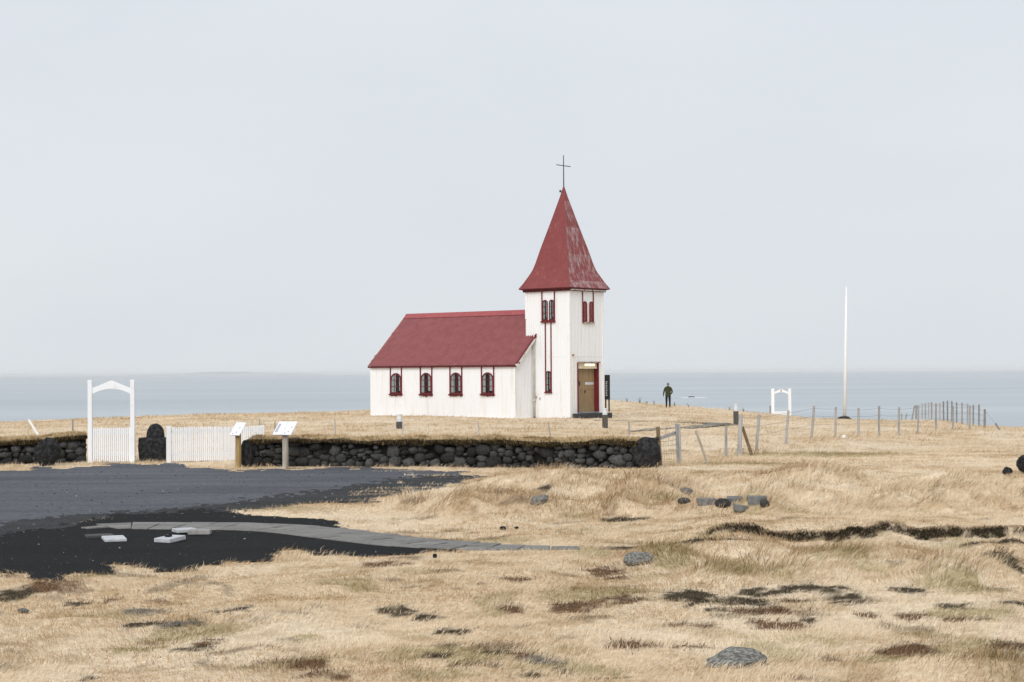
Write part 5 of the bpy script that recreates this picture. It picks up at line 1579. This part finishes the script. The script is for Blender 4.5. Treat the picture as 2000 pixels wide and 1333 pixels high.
def wind_dir(x, y):
    return (fbm(x, y, 2.2, 3, 151) - 0.5) * 7.0 + (fbm(x, y, 0.5, 2, 161) - 0.5) * 3.0 - 0.4

# near field
N = 760000
half = 0.38
u_ = RNG.uniform(0, 1, N)
D0, D1 = 11.5, 58.0
q_ = 0.45
Ds = (D0 ** q_ + u_ * (D1 ** q_ - D0 ** q_)) ** (1 / q_)
xs = Ds * RNG.uniform(-half, half, N); ys = Ds
jx, jy = RNG.normal(0, 0.05, N), RNG.normal(0, 0.13, N)
col_, bare, bnk = zones(xs + jx, ys + jy, RNG.uniform(0.05, 0.95, N))
ld = sdist(LOT, xs, ys) + lot_ragged(xs, ys)
sd_ = sdist(SOIL, xs, ys) + (fbm(xs, ys, 0.4, 4, 131) - 0.5) * 0.6
pdist = dist_line(PATHS, xs, ys)
ld = ld + RNG.normal(0, 0.07, N); sd_ = sd_ + RNG.normal(0, 0.05, N)
reclaim = (xs > PATH[5, 0]) & (fbm(xs * 0.35, ys, 0.5, 3, 231) > 0.60) & (sdist(LOT, xs, ys) > -1.6)
keep = ((ld > -0.03) | reclaim) & (sd_ > -0.05) & (pdist > np.interp(xs, [PATH[9, 0], PATH[11, 0], PATH[12, 0], PATH[14, 0] - 0.4, PATH[14, 0]], [0.67, 0.5, 0.36, 0.12, 0.0]) + RNG.normal(0, 0.06, N)) & (RNG.uniform(0, 1, N) > bare * 0.35)
for (root_, A_, uu, nr_, L_, H_, gz_, z0_) in WALLS:
    s_ = (xs - A_.x) * uu.x + (ys - A_.y) * uu.y; n_ = (xs - A_.x) * nr_.x + (ys - A_.y) * nr_.y
    keep &= ~((s_ > -0.1) & (s_ < L_ + 0.1) & (n_ < 0.06) & (n_ > -1.0))
# sparse grass reclaiming the tip of the gravel
xs, ys, Ds, col_, bare = xs[keep], ys[keep], Ds[keep], col_[keep], bare[keep]
zs = zt(xs, ys)
N = len(xs)
tall = np.zeros(N)
for mx_, my_, rx, ry, h in mounds:
    if h > 0.1: tall = np.maximum(tall, np.exp(-(((xs - mx_) / rx) ** 2 + ((ys - my_) / ry) ** 2)))
base_l = 0.030 + 0.045 * fbm(xs, ys, 1.6, 3, 171) + 0.15 * tall
# long tufts at the wall foot and around boulders
wall_d = dist_line(np.array([[pL.x, pL.y - 0.15], [pR.x + 0.6, pR.y - 0.15]]), xs, ys)
base_l = base_l + 0.10 * np.exp(-(wall_d / 0.3) ** 2) * (fbm(xs, ys, 0.3, 2, 181) > 0.5)
base_l = base_l + 0.07 * tussock(xs, ys)
base_l = base_l + 0.045 * np.exp(-(np.maximum(np.minimum(sdist(SOIL, xs, ys), sdist(LOT, xs, ys)), 0) / 0.3) ** 2) * sstep(0.4, 0.6, fbm(xs, ys, 0.25, 2, 341))
for px_, py_, r_, a_ in [(1380, 988, 0.3, 0.10), (1437, 985, 0.3, 0.10), (1480, 984, 0.35, 0.12), (1410, 996, 0.3, 0.06), (1340, 970, 0.3, 0.08), (1050, 985, 0.4, 0.10), (1290, 912, 0.45, 0.22), (1328, 912, 0.3, 0.15),
                         (1445, 896, 0.5, 0.2), (1250, 1106, 0.25, 0.05), (1440, 1306, 0.4, 0.03), (93, 916, 0.5, 0.12), (20, 914, 0.5, 0.12), (180, 909, 0.5, 0.14), (296, 907, 0.6, 0.10)]:
    c_ = flat(px_, py_)
    base_l = base_l + a_ * np.exp(-((xs - c_.x) ** 2 + (ys - c_.y) ** 2) / r_ ** 2)
length = base_l * RNG.uniform(0.6, 1.5, N) * (1 - 0.3 * bare)
width = (0.0030 + 0.00016 * Ds) * RNG.uniform(0.7, 1.4, N)
lean = np.clip(RNG.normal(0.84, 0.14, N), 0.1, 0.97)
dirn = wind_dir(xs, ys) + RNG.normal(0, 0.55, N)
tint = col_ * RNG.uniform(0.80, 1.22, N)[:, None]
dk = RNG.uniform(0, 1, N) < 0.06
tint[dk] = tint[dk] * 0.4 + OCHRE * (RNG.uniform(0.4, 0.7, dk.sum()) * (1 - 0.85 * bare[dk]))[:, None]
oc_ = RNG.uniform(0, 1, N) < 0.45 * np.maximum(tall, tussock(xs, ys)) * sstep(0.4, 0.62, fbm(xs, ys, 0.45, 3, 391))
tint[oc_] = OCHRE * RNG.uniform(0.55, 1.05, oc_.sum())[:, None]  # ochre of tall tussocks, partly standing in for shading on the mounds
pl_ = RNG.uniform(0, 1, N) < 0.16
tint[pl_] = tint[pl_] * 0.45 + np.array([0.76, 0.64, 0.46]) * 0.55 * (1 - 0.8 * bare[pl_])[:, None]
tint = np.clip(tint, 0.004, 0.85)
tag(blades('dry_grass', xs, ys, zs - 0.005, length, width, lean, dirn, tint), 'pale dry winter grass covering the rough foreground', 'grass', kind='stuff')

# roots and dead heath hanging on the eroded bank
nb = 26000
xs = RNG.uniform(BANK[2, 0] - 0.1, BANK[-1, 0], nb)
yb_ = np.interp(xs, BANK[:, 0], BANK[:, 1])
yb_ = yb_ + (fbm(xs, yb_, 0.5, 3, 41) - 0.5) * 0.35
ys = yb_ + RNG.uniform(-0.34, 0.16, nb)
_c, _bare, wb = zones(xs, ys)
k_ = wb > RNG.uniform(0.1, 0.9, nb)
lip = (ys - yb_ > 0.02) & (RNG.uniform(0, 1, nb) < 0.8)
k_ |= lip
xs, ys, lip = xs[k_], ys[k_], lip[k_]
nb = len(xs)
tint = np.array([0.040, 0.030, 0.018]) * RNG.uniform(0.3, 2.0, nb)[:, None]
tint[lip] = STRAW * RNG.uniform(0.6, 1.1, lip.sum())[:, None]
tag(blades('bank_heath', xs, ys, zt(xs, ys) - 0.01, RNG.uniform(0.02, 0.075, nb), RNG.uniform(0.006, 0.014, nb), np.clip(RNG.normal(0.75, 0.2, nb), 0.1, 0.97), RNG.normal(-1.57, 0.8, nb), np.clip(tint, 0.004, 0.8)),
    'dark dead heath and roots along the eroded bank', 'heath', kind='stuff')

# churchyard and far headland: shorter, wider tufts
N = 150000
q_ = 0.6
u_ = RNG.uniform(0, 1, N)
Ds = (50.0 ** q_ + u_ * (132.0 ** q_ - 50.0 ** q_)) ** (1 / q_)
xs = Ds * RNG.uniform(-half, half, N); ys = Ds
lx_ = (xs - CO.x) * ca - (ys - CO.y) * sa; ly_ = (xs - CO.x) * sa + (ys - CO.y) * ca
keep = ~((lx_ > NX0 - 0.1) & (lx_ < NX1 + 0.1) & (ly_ > NY0 - 0.1) & (ly_ < NY1 + 0.1)) & ~((lx_ > -TW - 0.1) & (lx_ < 0.7) & (ly_ > -0.1) & (ly_ < TW + 0.2))
keep &= (ys < crest(xs, ys) + 3) & (sdist(LOT, xs, ys) > 0)
for (root_, A_, uu, nr_, L_, H_, gz_, z0_) in WALLS:
    s_ = (xs - A_.x) * uu.x + (ys - A_.y) * uu.y; n_ = (xs - A_.x) * nr_.x + (ys - A_.y) * nr_.y
    keep &= ~((s_ > -0.1) & (s_ < L_ + 0.1) & (n_ < 0.3) & (n_ > -1.0))
xs, ys, Ds = xs[keep], ys[keep], Ds[keep]
N = len(xs)
col_, bare, _b = zones(xs, ys)
zs = zt(xs, ys)
fence_l = np.array([[at(a, b_, D).x, D] for a, b_, D in [(1443, 890, 56), (1534, 868, 62), (1585, 858, 66), (1717, 853, 72), (1793, 849, 75), (1923, 838, 84)]])
fd = dist_line(fence_l, xs, ys)
tuft = sstep(0.5, 0.72, fbm(xs, ys, 1.2, 3, 191))
length = (0.07 + 0.10 * tuft + 0.30 * np.exp(-(fd / 0.8) ** 2) * sstep(0.35, 0.6, fbm(xs, ys, 0.8, 2, 201))) * RNG.uniform(0.6, 1.4, N)
width = (0.00034 * Ds) * RNG.uniform(0.7, 1.4, N)
lean = np.clip(RNG.normal(0.75, 0.18, N), 0.1, 0.97)
dirn = wind_dir(xs, ys) + RNG.normal(0, 0.6, N)
tint = np.clip(col_ * RNG.uniform(0.75, 1.25, N)[:, None], 0.004, 0.85)
tint = tint * (1 - 0.35 * tuft)[:, None] + OCHRE * (0.35 * tuft)[:, None]
tag(blades('yard_grass', xs, ys, zs - 0.005, length, width, lean, dirn, tint, seg=1), 'short straw coloured grass of the churchyard and headland', 'grass', kind='stuff')

# turf fringe hanging over the walls
for wi, (root_, A_, uu, nr_, L_, H_, gz_, z0_) in enumerate(WALLS):
    n1 = int(2600 * L_)
    s_ = RNG.uniform(0, L_, n1); n_ = RNG.uniform(-0.12, 0.95, n1)
    hs = np.interp(s_, np.linspace(0, L_, 60), [H_(v) + gz_(v) for v in np.linspace(0, L_, 60)])
    t_ = np.clip((n_ - 0.02) / 0.95, 0, 1)
    zz = hs - 0.05 + 0.11 * np.sin(np.pi * t_) ** 0.6 + 0.10 * (fbm(s_, t_ * 1.2, 0.35, 3, (3, 9)[wi] + 8) - 0.5)
    front = n_ < 0.06
    ln = RNG.uniform(0.05, 0.13, n1) * (1 + 0.7 * (fbm(s_, n_, 0.3, 2, 211) - 0.4)); wd = RNG.uniform(0.006, 0.014, n1)
    le = np.clip(RNG.normal(0.8, 0.15, n1), 0.2, 0.97)
    dr = np.where(front, RNG.normal(-1.57, 0.7, n1), RNG.uniform(-3.1, 3.1, n1))
    c1 = np.array([0.60, 0.46, 0.28]); c2 = np.array([0.28, 0.18, 0.07]); c3 = np.array([0.035, 0.027, 0.014])
    mixv = fbm(s_, n_, 0.5, 3, 221)[:, None]
    tn = c1 + (c2 - c1) * sstep(0.5, 0.7, mixv)
    dkf = (RNG.uniform(0, 1, n1) < np.where(n_ < 0.02, 0.75, np.where(n_ < 0.14, 0.35, 0.02)))
    tn[dkf] = c3 + (c2 - c3) * RNG.uniform(0, 0.45, dkf.sum())[:, None]
    tn = tn * RNG.uniform(0.75, 1.25, n1)[:, None]
    o = blades('turf_grass', s_, n_, zz, ln, wd, le, dr, np.clip(tn, 0.004, 0.85), parent=root_)
    o['kind'] = 'stuff'
    n1 = int(1500 * L_)                # dead roots hanging over the face
    s_ = RNG.uniform(0, L_, n1)
    dens = sstep(0.35, 0.6, fbm(s_, s_ * 0, 0.45, 3, 361))
    s_ = s_[RNG.uniform(0, 1, n1) < 0.25 + 0.75 * dens]; n1 = len(s_)
    dens = sstep(0.35, 0.6, fbm(s_, s_ * 0, 0.45, 3, 361))
    hs = np.interp(s_, np.linspace(0, L_, 60), [H_(v) + gz_(v) for v in np.linspace(0, L_, 60)])
    tn = np.array([0.030, 0.022, 0.011]) * RNG.uniform(0.3, 2.2, n1)[:, None]
    br_ = RNG.uniform(0, 1, n1) < 0.18
    tn[br_] = np.array([0.24, 0.16, 0.07]) * RNG.uniform(0.5, 1.2, br_.sum())[:, None]
    o = blades('hanging_roots', s_, RNG.uniform(-0.13, -0.03, n1), hs + RNG.uniform(-0.06, 0.02, n1), RNG.uniform(0.02, 0.08, n1) * (0.5 + 0.9 * dens), RNG.uniform(0.008, 0.02, n1),
               np.clip(RNG.normal(0.45, 0.2, n1), 0.05, 0.9), RNG.normal(-1.57, 0.9, n1), np.clip(tn, 0.004, 0.8), parent=root_, sign=-1.0)
    o['kind'] = 'stuff'

# twiggy dead weeds on the skyline
for i, (px_, py_, hpx) in enumerate([(1225, 784, 8), (1249, 786, 15), (1263, 788, 7), (1278, 789, 9), (1318, 792, 9), (1345, 794, 8), (1425, 800, 8), (1452, 803, 8)]):
    q = at(px_, py_ + 1.5, 119 + i * 0.8)
    mm = MB(); rr = random.Random(i + 40)
    hh_ = hpx * q.y / F
    for k in range(7):
        a = rr.uniform(-0.6, 0.6); b_ = rr.uniform(-0.3, 0.3); l_ = hh_ * rr.uniform(0.5, 1.0)
        mm.tube([(0, 0, -0.2), (a * l_ * 0.4, b_ * l_ * 0.4, l_ * 0.5), (a * l_, b_ * l_, l_)], [0.010, 0.008, 0.004], 4)
    o = mm.obj('dead_weed', M_TWIG); o.location = q
    tag(o, ['thin dead weed on the skyline nearest the black board', 'tallest dead weed on the skyline behind the churchyard', 'small dead weed right of the tallest one', 'dead weed left of the walking person',
            'dead weed just right of the walking person', 'dead weed in line with the surf', 'dead weed left of the far bollard light', 'dead weed right of the far bollard light'][i], 'weed', 'dead weeds on the skyline')

# pebbles strewn on gravel and scoria
npb = 2600
u_ = RNG.uniform(0, 1, npb)
ys = 22 + 30 * u_ ** 1.3; xs = RNG.uniform(-0.36, 0.02, npb) * ys
ok = ((sdist(LOT, xs, ys) < -0.1) | (sdist(SOIL, xs, ys) < -0.1)) & (dist_line(PATHS, xs, ys) > 0.75)
xs, ys = xs[ok], ys[ok]; zs = zt(xs, ys) + 0.018
npb = len(xs)
octa = np.array([[1, 0, 0], [0, 1, 0], [-1, 0, 0], [0, -1, 0], [0, 0, 0.7], [0, 0, -0.7]], float)
of = np.array([[0, 1, 4], [1, 2, 4], [2, 3, 4], [3, 0, 4], [1, 0, 5], [2, 1, 5], [3, 2, 5], [0, 3, 5]])
sz = 0.006 + 0.018 * RNG.uniform(0, 1, npb) ** 4
V = octa[None] * sz[:, None, None] * RNG.uniform(0.7, 1.4, (npb, 6, 1)) + np.stack([xs, ys, zs], 1)[:, None, :]
Fc = (np.arange(npb) * 6)[:, None, None] + of[None]
pb = RNG.uniform(0, 1, npb)
tint = np.where(pb[:, None] < 0.92, 0.03 + 0.06 * RNG.uniform(0, 1, (npb, 1)), 0.30 + 0.2 * RNG.uniform(0, 1, (npb, 1))) * np.ones((1, 3))
tag(big_mesh('pebbles', V.reshape(-1, 3), Fc.reshape(-1, 3), M_GRASS, 'tint', np.repeat(tint, 6, axis=0), smooth=False), 'loose pebbles scattered on the gravel and black scoria', 'pebbles', kind='stuff')

# ------------------------------------------------------------------ haze over the sea
HZ = bpy.data.materials.new('sea_haze')
HZ.use_nodes = True
t = HZ.node_tree
t.nodes.clear()
o = t.nodes.new('ShaderNodeOutputMaterial'); pv = t.nodes.new('ShaderNodeVolumePrincipled')
pv.inputs['Color'].default_value = (0.97, 0.985, 1.0, 1); pv.inputs['Density'].default_value = 5.0e-5; pv.inputs['Anisotropy'].default_value = -0.3
t.links.new(pv.outputs[0], o.inputs['Volume'])
hz = MB().box(-45000, 45000, -300, 46000, -36, 14.8).obj('haze', HZ)
tag(hz, 'pale haze lying over the sea', 'haze', kind='stuff')
